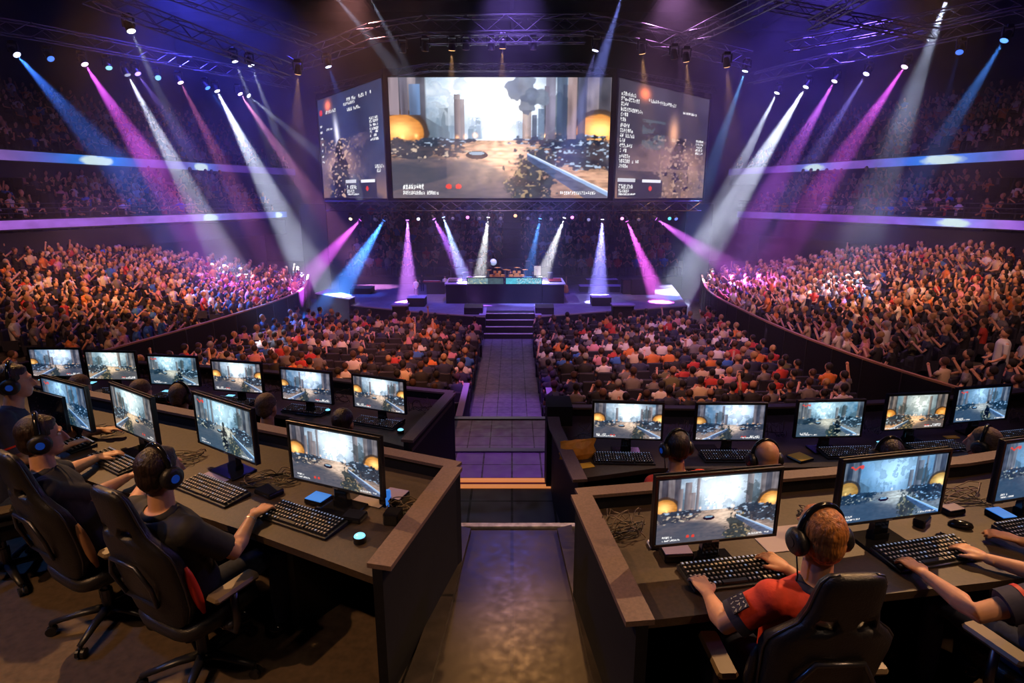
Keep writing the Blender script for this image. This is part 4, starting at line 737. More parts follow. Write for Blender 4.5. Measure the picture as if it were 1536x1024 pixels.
# ---------------------------------------------------------------- monitors
IM={}
def game_img(k):
    P=[dict(seed=5,hz=.5),dict(seed=12,hz=.52,glowR=1,glowL=.3,hudred=False,sky=.5,tint=(.7,1.0,1.25),warm=.25),dict(seed=23,hz=.46,glowL=0,glowR=0,tint=(.85,1.08,1.1),warm=.3,hudred=False,figure=True,sky=.7),dict(seed=34,hz=.5,glowL=0,glowR=0,tint=(1.05,1.08,.95),warm=.6,sky=.8),
       dict(seed=45,hz=.55,glowL=0,glowR=.7,tint=(.85,.9,1.0),warm=.5,sky=.9),dict(seed=56,hz=.45,tint=(.7,.95,1.15),glowL=0,glowR=0,warm=.2,sky=.35,figure=True,hudred=False),dict(seed=67,hz=.6,tint=(1.1,1.0,.8),glowL=.5,glowR=.6,warm=.9,sky=.6)][k]
    return P
MW,MH=.62,.350
def screen_mesh(k,big):
    key=(k,big)
    if key not in IM:
        w,h=(200,112) if big else (112,63); im_=paint_game(w,h,**game_img(k)); im_=im_[:,::-1] if k in (3,4,6) else im_; IM[key]=img_mesh('screen',im_,MW-.018,MH-.018,M['screen'])
    return IM[key]
def make_monitor():
    e=empty('monitor'); c=MB(); W_,H_=MW/2+.012,MH
    c.box((-W_,-.006,0),(W_,.022,.014)).box((-W_,-.006,H_+.004),(W_,.022,H_+.018)).box((-W_,-.006,.014),(-W_+.014,.022,H_+.004)).box((W_-.014,-.006,.014),(W_,.022,H_+.004)).box((-W_,.004,.0),(W_,.03,H_+.018)).loft([[(-W_*.9,.03,.02),(W_*.9,.03,.02),(W_*.9,.03,H_),(-W_*.9,.03,H_)],[(-W_*.6,.06,.06),(W_*.6,.06,.06),(W_*.6,.06,H_*.8),(-W_*.6,.06,H_*.8)]]).build('casing','plastic',e,bevel=.002)
    MB().box((-.018,-.008,.004),(.018,-.0062,.010)).build('badge','silver',e)
    MB().loft([[(-.045,.03,-.10),(.045,.03,-.10),(.045,.07,-.10),(-.045,.07,-.10)],[(-.04,.03,.15),(.04,.03,.15),(.04,.055,.15),(-.04,.055,.15)]]).build('neck','gloss',e,bevel=.004)
    MB().rbox((-.13,-.06,-.138),(.13,.12,-.124),.005).box((-.045,.02,-.126),(.045,.075,-.09)).build('foot','gloss',e)
    return e
MON=make_monitor()
def monitor(px,py,z,yaw,k,label,big=False,sc=1,off=False):
    e=copy_tree(MON); p=PZ(px,py,z); p.z=z-.139+.139*sc; e.location=p; e.rotation_euler=(0,0,R(yaw)); e.scale=(sc,)*3; tag(e,label,"monitor")
    if off: o=MB().box((-MW/2+.009,-.004,.016),(MW/2-.009,0,MH)).build('screen','gloss',e); o2=MB(); [o2.box((x,-.006,z_),(x+.006,-.0045,z_+.003)) for x,z_ in [(random.Random(i).uniform(-.27,.27),random.Random(i+50).uniform(.04,.32)) for i in range(26)]]; o2.build('screen_reflections','rail',o)
    else: o=link(bpy.data.objects.new('screen',screen_mesh(k,big)),e); o.location=(0,-.0015,.012)
    return e
zm1,zm2=.88,.33
monitor(504,733,zm1,-23,0,'large monitor nearest the aisle on the near left desk, street scene',True)
monitor(340,680,zm1,-33,2,'second monitor from the aisle on the near left desk, cloudy sky',True); monitor(204,652,zm1,-34,3,'third monitor from the aisle on the near left desk, sandy scene',True,.93)
monitor(104,636,zm1,-28,5,'fourth monitor from the aisle on the near left desk, half covered by a dark one',True,.93); monitor(74,633,.885,-26,0,'switched off dark monitor in front of the fourth left monitor',False,.72,True)
monitor(1072,812,zm1,9.5,0,'large monitor nearest the aisle on the near right desk',True,1.0); monitor(1332,780,zm1,12,1,'blue sky monitor between the ginger player and the navy shirted player',True); monitor(1555,745,zm1,14,5,'monitor cut by the right edge on the near right desk',True)
for (x,y),yw,k,l in zip([(569,616),(461,603),(358,588),(263,578),(171,570),(88,565)],[-22,-17,-12,-8,-4,0],[0,4,0,2,3,4],['first (nearest the aisle)','second from the aisle','third from the aisle','fourth from the aisle','fifth from the aisle','farthest from the aisle']): monitor(x,y,zm2,yw,k,'lower left desk monitor, '+l)
for (x,y),yw,k,l in zip([(940,659),(1093,661),(1241,656),(1370,644),(1468,632)],[-5,0,3,7,11],[0,4,2,6,5],['first (nearest the aisle)','second from the aisle','third from the aisle','fourth from the aisle','farthest from the aisle']): monitor(x,y,zm2,yw,k,'lower right desk monitor, '+l,False,1.0)
for c in kids(MON): bpy.data.objects.remove(c)
bpy.data.objects.remove(MON)
# ---------------------------------------------------------------- keyboards, mice and clutter
def make_kb():
    e=empty('keyboard'); w,d=.235,.085
    MB().loft([[(-w,-d,0),(w,-d,0),(w,d,0),(-w,d,0)],[(-w,-d,.012),(w,-d,.012),(w,d,.024),(-w,d,.024)]]).build('case','plastic',e,bevel=.004)
    K=MB(); Lg=MB(); Lw=MB(); g=random.Random(4)
    for r in range(6):
        y=-d+.012+r*.0262; x=-w+.01
        while x<w-.015:
            kw=.0195 if not(r==0 and -.12<x<-.02) else .115
            if -w+.30<x<-w+.312 or (abs(x-(w-.105))<.006): x+=.008; continue
            kw=min(kw,w-.01-x); z=.016+(y+d)*.07
            K.loft([[(x,y,z),(x+kw-.002,y,z),(x+kw-.002,y+.023,z+.002),(x,y+.023,z+.002)],[(x+.002,y+.002,z+.009),(x+kw-.004,y+.002,z+.009),(x+kw-.004,y+.020,z+.010),(x+.002,y+.020,z+.010)]])
            lg=(Lg if (r==5 or g.random()<.12) else Lw)
            if kw<.03: lg.box((x+.005,y+.006,z+.0105),(x+.0125,y+.014,z+.0113))
            x+=kw+.0008
    K.build('keys','key',e); Lg.build('lit_key_legends','keylit',e)['kind']='stuff'; Lw.build('key_legends','keyw',e)
    MB().box((-.05,d-.006,.026),(.06,d-.001,.0275)).build('light_bar','keylit',e); return e
KB=make_kb()
def keyboard(px,py,z,yaw,label,sc=1.0):
    e=copy_tree(KB); e.location=PZ(px,py,z); e.rotation_euler=(0,0,R(yaw)); e.scale=(sc,)*3; return tag(e,label,'keyboard')
ZD1,ZD2=.741,.191
keyboard(455,782,ZD1,-27,'keyboard with blue lit corner at the aisle end of the near left desk',1.05); keyboard(318,738,ZD1,-30,'keyboard under the hands of the near left player with headset',1.05); keyboard(172,694,ZD1,-33,'keyboard under the right hand of the second left player'); keyboard(105,664,ZD1,-33,'keyboard half hidden behind the second left player')
keyboard(1105,862,ZD1,10,'blue lit keyboard under the left hand of the red shirted player',1.12); keyboard(1392,833,ZD1,13,'keyboard under the hands of the navy shirted player',1.12); keyboard(1560,795,ZD1,14,'keyboard at the right edge on the near right desk')
for (x,y),yw,l in zip([(565,636),(459,617),(352,604),(262,597),(175,590)],[-22,-17,-14,-10,-6],['first','second','third','fourth','fifth']): keyboard(x,y,ZD2,yw,'keyboard below the lower left desk monitor, %s from the aisle'%l,1.1)
for (x,y),yw,l in zip([(935,690),(1097,687),(1275,681),(1405,673),(1515,657)],[-2,0,4,9,12],['first','second','third','fourth','fifth']): keyboard(x,y,ZD2,yw,'keyboard below the lower right desk monitor, %s from the aisle'%l,1.15)
for c in kids(KB): bpy.data.objects.remove(c)
bpy.data.objects.remove(KB)
def mouse(px,py,z,yaw,label,lit=True,sc=1):
    e=empty('mouse',PZ(px,py,z),R(yaw),label,'mouse'); mb=MB(); mb.loft([[(math.cos(a)*.031*k,math.sin(a)*.058*k-o*.004,h) for a in [2*PI*j/14 for j in range(14)]] for k,h,o in ((.85,0,0),(1,.008,0),(.96,.02,1),(.75,.032,2),(.35,.038,3))]); mb.build('shell','gloss',e,smooth=True)
    MB().box((-.004,.018,.033),(.004,.034,.040)).build('scroll_wheel','cyan_glow' if lit else 'steel',e); 
    if lit: MB().loft([[(math.cos(a)*.013,-.018+math.sin(a)*.02,h) for a in [2*PI*j/10 for j in range(10)]] for h in (.034,.040)]).build('lit_logo','cyan_glow',e)
    e.scale=(sc,)*3; return e
mouse(391,768,ZD1,-20,'black mouse under the right hand of the near left player',False); mouse(1418,812,ZD1,15,'black mouse beside the hand of the navy shirted player',False); mouse(1440,790,ZD1,60,'grey mouse behind the right hand of the navy shirted player',False)
def lightpod(px,py,z,label,r=.035):
    e=empty('light_pod',PZ(px,py,z),0,label,'light'); MB().tube([(0,0,0),(0,0,.028),(0,0,.032)],[r,r,r*.9],18).build('base','gloss',e); MB().ell((0,0,.032),(r*.86,r*.86,.015),16,8).build('glowing_dome','cyan_glow',e,smooth=True)
lightpod(540,812,ZD1,'round blue glowing puck on the near left desk corner'); lightpod(601,649,ZD2,'round blue glowing puck on the lower left desk corner'); lightpod(492,619,ZD2,'small cyan glowing puck left of the first lower left keyboard',.03)
def slab(px,py,z,w,d,h,yaw,m,label,cat,name,extra=None):
    e=empty(name,PZ(px,py,z),R(yaw),label,cat); MB().rbox((-w/2,-d/2,0),(w/2,d/2,h),min(.008,h/3)).build('body','gloss' if extra else m,e)
    if extra: MB().rbox((-w/2+.006,-d/2+.006,h),(w/2-.006,d/2-.006,h+.004),.001).build('top',m,e)
    return e
slab(478,752,ZD1,.13,.11,.03,-24,'blue_glow','black box with a blue glowing top below the nearest left monitor','box','control_box',1); slab(404,740,ZD1,.15,.11,.03,-32,'panel','flat black controller left of the blue topped box','box','control_box',1)
slab(592,752,ZD1,.14,.13,.05,-20,'purple_note','dark box with purple lid right of the nearest left monitor','box','control_box',1); slab(484,775,ZD1,.13,.07,.012,-27,'paper','grey card behind the keyboard at the left aisle end','card','note_card'); slab(532,778,ZD1,.12,.10,.03,-15,'panel','small black device beside the left aisle end keyboard','box','control_box',1)
slab(590,783,ZD1,.09,.09,.07,-10,'gloss','black cup shaped charger near the left desk corner','box','charger'); slab(583,758,ZD1,.03,.03,.10,0,'blue_glow','small blue lit bottle near the left desk corner','bottle','bottle')
slab(560,748,ZD1,.20,.16,.004,-24,'paper','lilac grey mat under the nearest left monitor','mat','desk_mat'); slab(330,713,ZD1,.22,.12,.004,-30,'purple_note','bluish paper sheet between the two near left monitors','paper','paper_sheet')
slab(1012,833,ZD1,.15,.13,.045,5,'purple_note','black box with lilac lid left of the large right monitor','box','control_box',1); slab(985,818,ZD1,.09,.06,.02,5,'white','small white adapter beside the lilac lidded box','adapter','adapter'); slab(1190,806,ZD1,.42,.22,.004,10,'paper','grey brown mat right of the large right monitor','mat','desk_mat')
slab(1382,786,ZD1,.11,.06,.045,40,'gloss','glossy black controller left of the navy shirted player\'s keyboard','controller','game_controller'); slab(1427,768,ZD1,.12,.08,.03,15,'paper','black box with pale lid behind the navy shirted player\'s keyboard','box','control_box',1); slab(1500,776,ZD1,.10,.12,.03,10,'blue_glow','small blue topped box near the right edge of the near desk','box','control_box',1)
slab(930,646,ZD2+.02,.10,.05,.01,-4,'purple_note','grey card above the first lower right keyboard','card','note_card'); slab(975,648,ZD2,.09,.04,.02,0,'orange_bag','small tan box under the first lower right monitor','box','small_box'); slab(1327,664,ZD2,.14,.09,.006,20,'cyan_glow','bright phone lying on the lower right desk','phone','phone',1); slab(1350,678,ZD2,.12,.08,.006,30,'cyan_glow','second glowing phone in front of the bright one','phone','phone',1)
slab(1200,688,ZD2,.17,.16,.02,25,'yellow','yellow topped notebook with dark cover on the lower right desk','notebook','notebook',1); slab(1427,656,ZD2,.14,.06,.01,5,'yellow','pale yellow strip beside the last lower right keyboard','card','note_card'); slab(1060,672,ZD2+.002,.20,.16,.004,0,'panel','dark mat beside the first lower right keyboard','mat','desk_mat')
slab(597,633,ZD2,.13,.10,.03,-20,'paper','grey box right of the first lower left keyboard','box','control_box',1); slab(66,572,ZD2,.20,.13,.01,0,'cyan_glow','glowing blue white tablet below the farthest lower left monitor','tablet','tablet',1); slab(133,575,ZD2,.17,.10,.01,0,'cyan_glow','glowing tablet between the two farthest lower left monitors','tablet','tablet',1); slab(253,588,ZD2,.16,.09,.01,-8,'cyan_glow','glowing tablet left of the fourth lower left keyboard','tablet','tablet',1); slab(346,595,ZD2,.10,.07,.015,-10,'cyan_glow','small glowing device left of the third lower left keyboard','device','tablet',1); slab(390,602,ZD2,.08,.06,.02,-10,'cyan_glow','cyan device right of the third lower left keyboard','device','tablet',1)
e=empty('paper_bag',PZ(866,686,ZD2),R(12),'crumpled orange paper bag on the lower right desk corner','bag'); b=MB()
ringz=[(0,.16,.05),(.05,.17,.065),(.11,.15,.05),(.155,.16,.02),(.17,.165,.012)]; b.loft([[((w_+.012*math.sin(j*2.3+z*50))*math.cos(2*PI*j/18),(d_+.006*math.cos(j*1.7+z*70))*math.sin(2*PI*j/18),z+(.012*math.sin(j*3.1) if z>.1 else 0)) for j in range(18)] for z,w_,d_ in ringz]); b.build('bag','orange_bag',e)
slab(872,699,ZD2,.22,.10,.004,16,'yellow','folded yellow paper in front of the orange paper bag','paper','yellow_paper')
def cables(cx_,cy_,z,n,r,seed,label,m='cable',h=.06):
    g=random.Random(seed); e=empty('cable_bundle',(cx_,cy_,z),0,label,'cables')
    for i in range(n):
        a0=g.uniform(0,6.28); pts=[]; N=22; k1,k2=g.uniform(.5,1.1),g.uniform(.5,1.1); p1,p2=g.uniform(0,6),g.uniform(0,6)
        for j in range(N):
            t=j/(N-1); pts.append((r*(math.sin(k1*t*6+p1)*.8+.2*math.sin(t*8+p2)),r*.6*(math.cos(k2*t*6+p2)*.8+.2*math.sin(t*7+p1)),.006+h*abs(math.sin(t*PI*g.choice((1,1,2))+.2*i))*g.uniform(.85,1)*(1 if i%3==0 else .3)))
        MB().tube(pts,.0032,5).build('cable',m if i%3 else 'cable2',e,smooth=True)
    return e
def cab(px,py,z,*a,**k): p=PZ(px,py,z); return cables(p.x,p.y,z,*a,**k)
cab(935,800,ZD1,8,.13,1,'tangled dark and tan cables left of the large right monitor',h=.12); cab(612,768,ZD1,9,.12,2,'tangled cables by the left desk corner right of the monitor',h=.07); cab(410,722,ZD1,9,.17,3,'heap of cables between the two nearest left monitors',h=.05); cab(265,690,ZD1,8,.16,4,'heap of cables between the second and third left monitors',h=.05)
cab(1435,748,ZD1,8,.2,5,'black cables behind the navy shirted player\'s keyboard',h=.06); cab(1225,775,ZD1,5,.12,6,'black cables beside the ginger player\'s headset',h=.05); cab(150,650,ZD1,7,.15,7,'heap of cables beside the switched off monitor',h=.05)
for k,(x,y,l) in enumerate([(880,660,'thin cables behind the orange paper bag'),(1160,655,'thin cables between the second and third lower right monitors'),(1020,655,'thin cables between the first and second lower right monitors'),(1306,650,'thin cables between the third and fourth lower right monitors'),(1425,640,'thin cables between the fourth and fifth lower right monitors'),(630,618,'thin cables right of the first lower left monitor'),(512,602,'thin cables between the first and second lower left monitors'),(408,590,'thin cables between the second and third lower left monitors'),(312,580,'thin cables between the third and fourth lower left monitors'),(219,572,'thin cables between the fourth and fifth lower left monitors'),(130,566,'thin cables between the fifth and sixth lower left monitors'),(1520,632,'thin cables at the right end of the lower right desk')]): cab(x,y,ZD2,4,.13,20+k,l,h=.16)
# ---------------------------------------------------------------- gaming chairs
def make_chair():
    e=empty('gaming_chair'); n=36
    def ring(z,w,th,bol,y0):
        o=[]
        for j in range(n):
            a=2*PI*j/n; ca,sa=math.cos(a),math.sin(a); x=w*math.copysign(abs(ca)**.55,ca); y=th*math.copysign(abs(sa)**.6,sa)
            o.append((x,y0+y+bol*(abs(x)/w)**3*(1 if sa>-.2 else .75),z))
        return o
    prof=[(-.02,.17,.03,.0),(.02,.215,.045,.02),(.12,.245,.055,.06),(.24,.255,.055,.075),(.34,.262,.055,.075),(.42,.270,.052,.07),(.48,.262,.05,.06),(.53,.222,.046,.04),(.58,.165,.044,.03),(.66,.142,.042,.025),(.74,.136,.04,.02),(.80,.128,.038,.015),(.835,.108,.03,.01),(.85,.07,.016,0)]
    bm=MB().loft([ring(z,w,t,b,-.21*z*1.0) for z,w,t,b in prof]); ob=bm.build('backrest','leather',None,smooth=True)
    cu=[]
    for s in (-1,1): c=MB().rbox((s*.035 if s>0 else -.125,-.4,.575),(.125 if s>0 else -.035,.25,.635),.02).build('cutter','leather'); cu.append(c)
    bake(ob,cut=cu)
    for c in cu: bpy.data.objects.remove(c)
    ob.parent=e; ob.location=(0,-.20,.52); ob.data.polygons.foreach_set('use_smooth',np.ones(len(ob.data.polygons),bool)); ob.data.update()
    pp=[(s*w*1.0,-.21*z+b+.0,z) for s in (1,) for z,w,t,b in prof[1:]]; mb=MB()
    for s in (-1,1): mb.tube([(s*w*1.005,-.21*z+b*.55,z) for z,w,t,b in prof[1:]],.006,6)
    p=mb.build('piping','steel',ob,smooth=True)
    for s in (-1,1): MB().tube([(s*.262,-.21*z+.085,z) for z in (.06,.12,.18,.25,.32,.38)],[.010,.022,.027,.027,.022,.010],8).build('side_accent','red',ob,smooth=True)
    fr=MB().tube([(-.13,-.09,.16),(-.17,-.13,.3),(-.1,-.155,.42),(.1,-.155,.42),(.17,-.13,.3),(.13,-.09,.16),(-.13,-.09,.16)],.012,6).build('back_frame','steel',ob,smooth=True)
    def sr(z,w,d,b): return [(w*math.copysign(abs(math.cos(2*PI*j/28))**.5,math.cos(2*PI*j/28)),.02+d*math.copysign(abs(math.sin(2*PI*j/28))**.5,math.sin(2*PI*j/28)),z+b*abs(math.cos(2*PI*j/28))**3) for j in range(28)]
    MB().loft([sr(.40,.22,.22,0),sr(.42,.26,.25,.01),sr(.47,.27,.26,.02),sr(.495,.25,.245,.03),sr(.49,.19,.2,.0)]).build('seat','leather',e,smooth=True)
    for s in (-1,1):
        MB().box((s*.30-.02,-.03,.42),(s*.30+.02,.04,.45)).tube([(s*.24,0,.40),(s*.33,0,.40),(s*.345,0,.46),(s*.345,0,.665)],[.02,.022,.022,.022],8).build('armrest_post','steel',e,smooth=True)
        MB().rbox((s*.345-.05,-.14,.665),(s*.345+.05,.15,.700),.018).build('armrest_pad','grey_pad',e,smooth=False)
    MB().cyl((0,0,.09),(0,0,.25),.035,n=12).cyl((0,0,.25),(0,0,.38),.022,n=12).rbox((-.1,-.12,.36),(.1,.12,.405),.01).tube([(.08,0,.37),(.22,.02,.35)],.008,6).build('gas_lift','steel',e)
    b=MB(); b.cyl((0,0,.075),(0,0,.13),.05,n=14)
    for k in range(5):
        a=2*PI*k/5+.3; b.tube([(0,0,.115),(math.cos(a)*.15,math.sin(a)*.15,.11),(math.cos(a)*.33,math.sin(a)*.33,.085)],[.035,.028,.02],8,flat=.7)
    b.build('star_base','plastic',e,smooth=True)
    for k in range(5):
        a=2*PI*k/5+.3; x,y=math.cos(a)*.33,math.sin(a)*.33; t=Vector((-math.sin(a),math.cos(a),0)); w=MB()
        for s in (-.016,.016): q=Vector((x,y,.032))+t*s; w.cyl(q-t*.009,q+t*.009,.031,n=14)
        w.cyl((x,y,.06),(x,y,.09),.01,n=6).build('caster','plastic',e)
    return e
CH=make_chair()
def chair(x,y,z,yaw,label,accent='red',sc=.9):
    e=copy_tree(CH); e.location=(x,y,z); e.rotation_euler=(0,0,R(yaw)); e.scale=(sc,)*3; tag(e,label,'chair')
    if accent!='red':
        for b in kids(e):
            for c in kids(b):
                if c.name.startswith('side_accent'): c.data=c.data.copy(); c.data.materials.clear(); c.data.materials.append(M[accent])
    return e
# ---------------------------------------------------------------- players
def V3(*a): return Vector(a)
def build_hand(mb,w,d,s,curl=.35,spread=1.,palm_down=True):
    """w wrist, d direction (unit), s side the thumb leaves from (unit); hand lies flat, fingers bent"""
    up=V3(0,0,1); d=(d-up*d.dot(up)*.6).normalized(); s=(s-d*s.dot(d)).normalized(); up=d.cross(s); up=up if up.z>0 else -up
    mb.limb([w-d*.02,w+d*.02,w+d*.05+up*.006,w+d*.085+up*.004],[.024,.029,.036,.036],12,flat=1,up=s) if 0 else None
    rings=[]
    for t,wd,th in ((-.03,.024,.019),(0,.025,.018),(.03,.034,.017),(.06,.041,.016),(.085,.041,.013),(.097,.036,.009)):
        c=w+d*t+up*(.006 if t>.02 else 0); rings.append([c+s*(wd*math.cos(2*PI*j/14))+up*(th*math.sin(2*PI*j/14)) for j in range(14)])
    mb.loft(rings)
    for i,(o,L) in enumerate(((.031,.072),(.011,.082),(-.010,.077),(-.030,.060))):
        fd=(d+s*(o*3.2*spread)).normalized(); b=w+d*.082+s*o+up*.004; c1=curl+.12*i*.3; p1=b+fd*L*.45+up*.004; p2=p1+(fd*math.cos(c1)-up*math.sin(c1))*L*.33; p3=p2+(fd*math.cos(c1*1.9)-up*math.sin(c1*1.9))*L*.27
        mb.limb([b-fd*.01,p1,p2,p3],[.0100,.0092,.0085,.0072],8)
    td=(d*.75+s*.75).normalized(); b=w+d*.028+s*.026; p1=b+td*.032; p2=p1+(d*.93+s*.35).normalized()*.030-up*.006; mb.limb([b-td*.01,p1,p2,p2+d*.014-up*.005],[.014,.0115,.010,.008],8)
def person(label,hip,head,face,lhand,rhand,shirt,hair,skin='skin',headset=None,voxel=.006,hairstyle='short',lhd=None,rhd=None,elb=(.30,-.28),faceparts=False,z0=0,bald=False,lean=0,elL=None,elR=None,legs=True,wrist=False):
    e=empty('person',(hip[0],hip[1],z0),0,label,'person'); O=Vector(e.location)
    f=V3(-math.sin(R(face)),math.cos(R(face)),0); r=V3(f.y,-f.x,0); hip=Vector(hip); head=Vector(head); up=V3(0,0,1)
    neck=head-up*.175-f*.03; bd=(neck-hip).normalized(); bf=(f-bd*f.dot(bd)).normalized(); br=bf.cross(bd); br=br if br.dot(r)>0 else -br
    def P(t,fx,sx): return hip+(neck-hip)*t+bf*fx+br*sx
    def torso(mb,g,rings,n=24):
        R_=[]
        for t,w,dp,fx in rings:
            c=P(t,fx,0); R_.append([c+br*((w+g)*math.cos(2*PI*j/n))+bf*((dp+g)*math.sin(2*PI*j/n)) for j in range(n)])
        mb.loft(R_)
    TR=[(-.12,.12,.10,0),(0,.165,.125,.0),(.25,.15,.11,.0),(.5,.165,.115,.0),(.72,.19,.12,.0),(.84,.19,.105,-.01),(.92,.13,.085,-.015),(1.0,.065,.06,-.01)]
    body=rel(MB(),e); torso(body,0,TR)
    body.limb([neck-bd*.05,neck+(head-neck)*.45],[.062,.055],16)
    # head
    hr=Matrix((( r.x,f.x,0),(r.y,f.y,0),(0,0,1))); 
    H=lambda x,y,z: head+r*x+f*y+up*z
    body.ell(H(0,-.012,.028),(.076,.094,.092),20,14,hr); body.ell(H(0,.018,-.035),(.062,.072,.082),18,12,hr); body.ell(H(0,.052,-.085),(.036,.034,.03),12,8,hr)
    body.tube([H(0,.088,.012),H(0,.104,-.018),H(0,.112,-.034),H(0,.092,-.045)],[.008,.012,.015,.006],8); body.ell(H(0,.084,-.066),(.024,.012,.008),10,6,hr); body.ell(H(0,.083,.028),(.050,.014,.009),10,6,hr)
    for s in (-1,1): body.ell(H(s*.078,-.008,-.012),(.010,.020,.031),8,8,hr)
    # arms
    arms=[]
    for s,ha,hd,el_ in ((-1,lhand,lhd,elL),(1,rhand,rhd,elR)):
        sh=P(.86,-.01,s*.185)
        if ha is None: ha=hip+f*.38+r*s*.12+up*.16
        ha=Vector(ha); D=ha-sh; L=D.length; L1,L2=.30,.265
        if L>(L1+L2)*.98: k=L/((L1+L2)*.97); L1*=k; L2*=k
        a=(L1*L1-L2*L2+L*L)/(2*L); hgt=math.sqrt(max(0,L1*L1-a*a)); dn=D.normalized(); hint=(r*s*elb[0]*2+up*-1*.8+f*elb[1]); hint=(hint-dn*hint.dot(dn)).normalized(); el=Vector(el_) if el_ else sh+dn*a+hint*hgt
        mid=(sh+el)/2; body.limb([sh,mid,el,el+(ha-el)*.3,el+(ha-el)*.75,ha],[.047,.047,.041,.043,.031,.026],16)
        arms.append((s,sh,el,ha)); build_hand(body,ha,(Vector(hd).normalized() if hd else (ha-el).normalized()),-r*s,.40)
    ob=body.build('body',skin,e); bake(ob,voxel=voxel,smooth=3); ob.data.polygons.foreach_set('use_smooth',np.ones(len(ob.data.polygons),bool))
    # shirt
    sm=rel(MB(),e); torso(sm,.016,TR[:-1]+[(.97,.085,.07,-.012)])
    for s,sh,el,ha in arms:
        sm.ell(sh,(.073,.073,.073),16,10); sm.ell(P(.84,-.01,s*.12),(.08,.08,.07),14,10)
        c=sh+(el-sh)*.78; sm.tube([P(.86,-.01,s*.06),P(.85,-.01,s*.13),sh-up*.01,sh+(el-sh)*.35,sh+(el-sh)*.62,c],[.06,.072,.072,.067,.066,.070],18)
    so=sm.build('shirt',shirt,e); bake(so,voxel=max(.008,voxel*1.2),smooth=4); so.data.polygons.foreach_set('use_smooth',np.ones(len(so.data.polygons),bool))
    cm=rel(MB(),e); n=24; cm.loft([[P(t,-.012,0)+br*(w*math.cos(2*PI*j/n))+bf*((w*.86)*math.sin(2*PI*j/n)) for j in range(n)] for t,w in ((.955,.098),(.985,.082),(1.01,.072),(1.01,.066),(.97,.070))]); cm.build('collar','navy_shirt' if shirt=='red_shirt' else shirt,so,smooth=True)
    if shirt in('red_shirt','navy_shirt'):
        for s,sh,el,ha in arms:
            a=sh+(el-sh)*.60; b=sh+(el-sh)*.785; rel(MB(),e).tube([a,(a+b)/2,b],[.0735,.0735,.0745] if shirt=='red_shirt' else [.0722]*3,20,False).build('sleeve_cuff','navy_shirt',so,smooth=True)
            if shirt=='navy_shirt': a=sh+(el-sh)*.60; b=sh+(el-sh)*.64; rel(MB(),e).tube([a,b],[.0740]*2,20,False).build('sleeve_stripe','red',so,smooth=True)
            if s<0:
                ax=(el-sh).normalized(); c=sh+(el-sh)*.50; o=(-r*.75-f*.15+up*.65); o=(o-ax*o.dot(ax)).normalized(); t=ax.cross(o); mb=rel(MB(),e); g=random.Random(9)
                if shirt=='red_shirt': q=MB(); rel(q,e); q.add([c+o*.074+t*a_*.034+ax*b_*.034 for a_,b_ in ((-1,-1),(1,-1),(1,1),(-1,1))]+[c+o*.0815+t*a_*.034+ax*b_*.034 for a_,b_ in ((-1,-1),(1,-1),(1,1),(-1,1))],[(3,2,1,0),(4,5,6,7),(0,1,5,4),(1,2,6,5),(2,3,7,6),(3,0,4,7)]).build('sleeve_patch','navy_shirt',so)
                for row in range(3):
                    for k in range(4):
                        cc=c+o*.0825+t*(-.026+.017*k)+ax*(-.022+.021*row); pts=[cc+t*g.uniform(-.006,.006)+ax*g.uniform(-.008,.008) for _ in range(4)]; mb.tube(pts,.0016,4)
                mb.build('sleeve_emblem','white',so)
    if legs:
        tm=rel(MB(),e)
        for s in (-1,1):
            a=hip+r*s*.09-up*.02; k=a+f*.43+r*s*.05+up*.03; an=V3(k.x,k.y,z0+.11)-f*.02
            tm.limb([a,(a+k)/2,k,(k+an)/2,an],[.095,.085,.062,.055,.045],14)
            rel(MB(),e).limb([an-up*.055-f*.04,an-up*.06+f*.08,an-up*.07+f*.15],[.045,.040,.032],12).build('shoe','gloss',e,smooth=True)
        tm.limb([hip-up*.02-r*.06,hip-up*.02+r*.06],[.12,.12],14); to=tm.build('trousers','jeans',e); bake(to,voxel=.014,smooth=3)
    # hair
    hm=rel(MB(),e); hm.ell(H(0,-.020,.042),(.083,.096,.090),24,16,hr); hm.ell(H(0,-.048,-.005),(.072,.066,.085),20,14,hr)
    if hairstyle=='short': hm.ell(H(0,.018,.080),(.055,.058,.036),14,10,hr)
    if hairstyle=='crop': pass
    ho=hm.build('hair',hair,e)
    if bald: ho.scale=(1,1,1)
    bake(ho,voxel=.005 if voxel<.008 else .01,smooth=1,disp=(.004 if hairstyle=='short' else .002) if voxel<.008 else 0); ho.data.polygons.foreach_set('use_smooth',np.ones(len(ho.data.polygons),bool))
    # keep hair off the face and lower neck
    bm=bmesh.new(); bm.from_mesh(ho.data); hl=head-O
    kill=[v for v in bm.verts if ((v.co-hl).dot(f)>.045 and (v.co-hl).z<.045) or (v.co-hl).z<(-.085 if hairstyle=='short' else -.055)]
    bmesh.ops.delete(bm,geom=kill,context='VERTS'); bm.to_mesh(ho.data); bm.free()
    if faceparts:
        for s in (-1,1): rel(MB(),e).ell(H(s*.029,.078,.008),(.013,.010,.009),10,8,hr).build('eye','white',e,smooth=True)
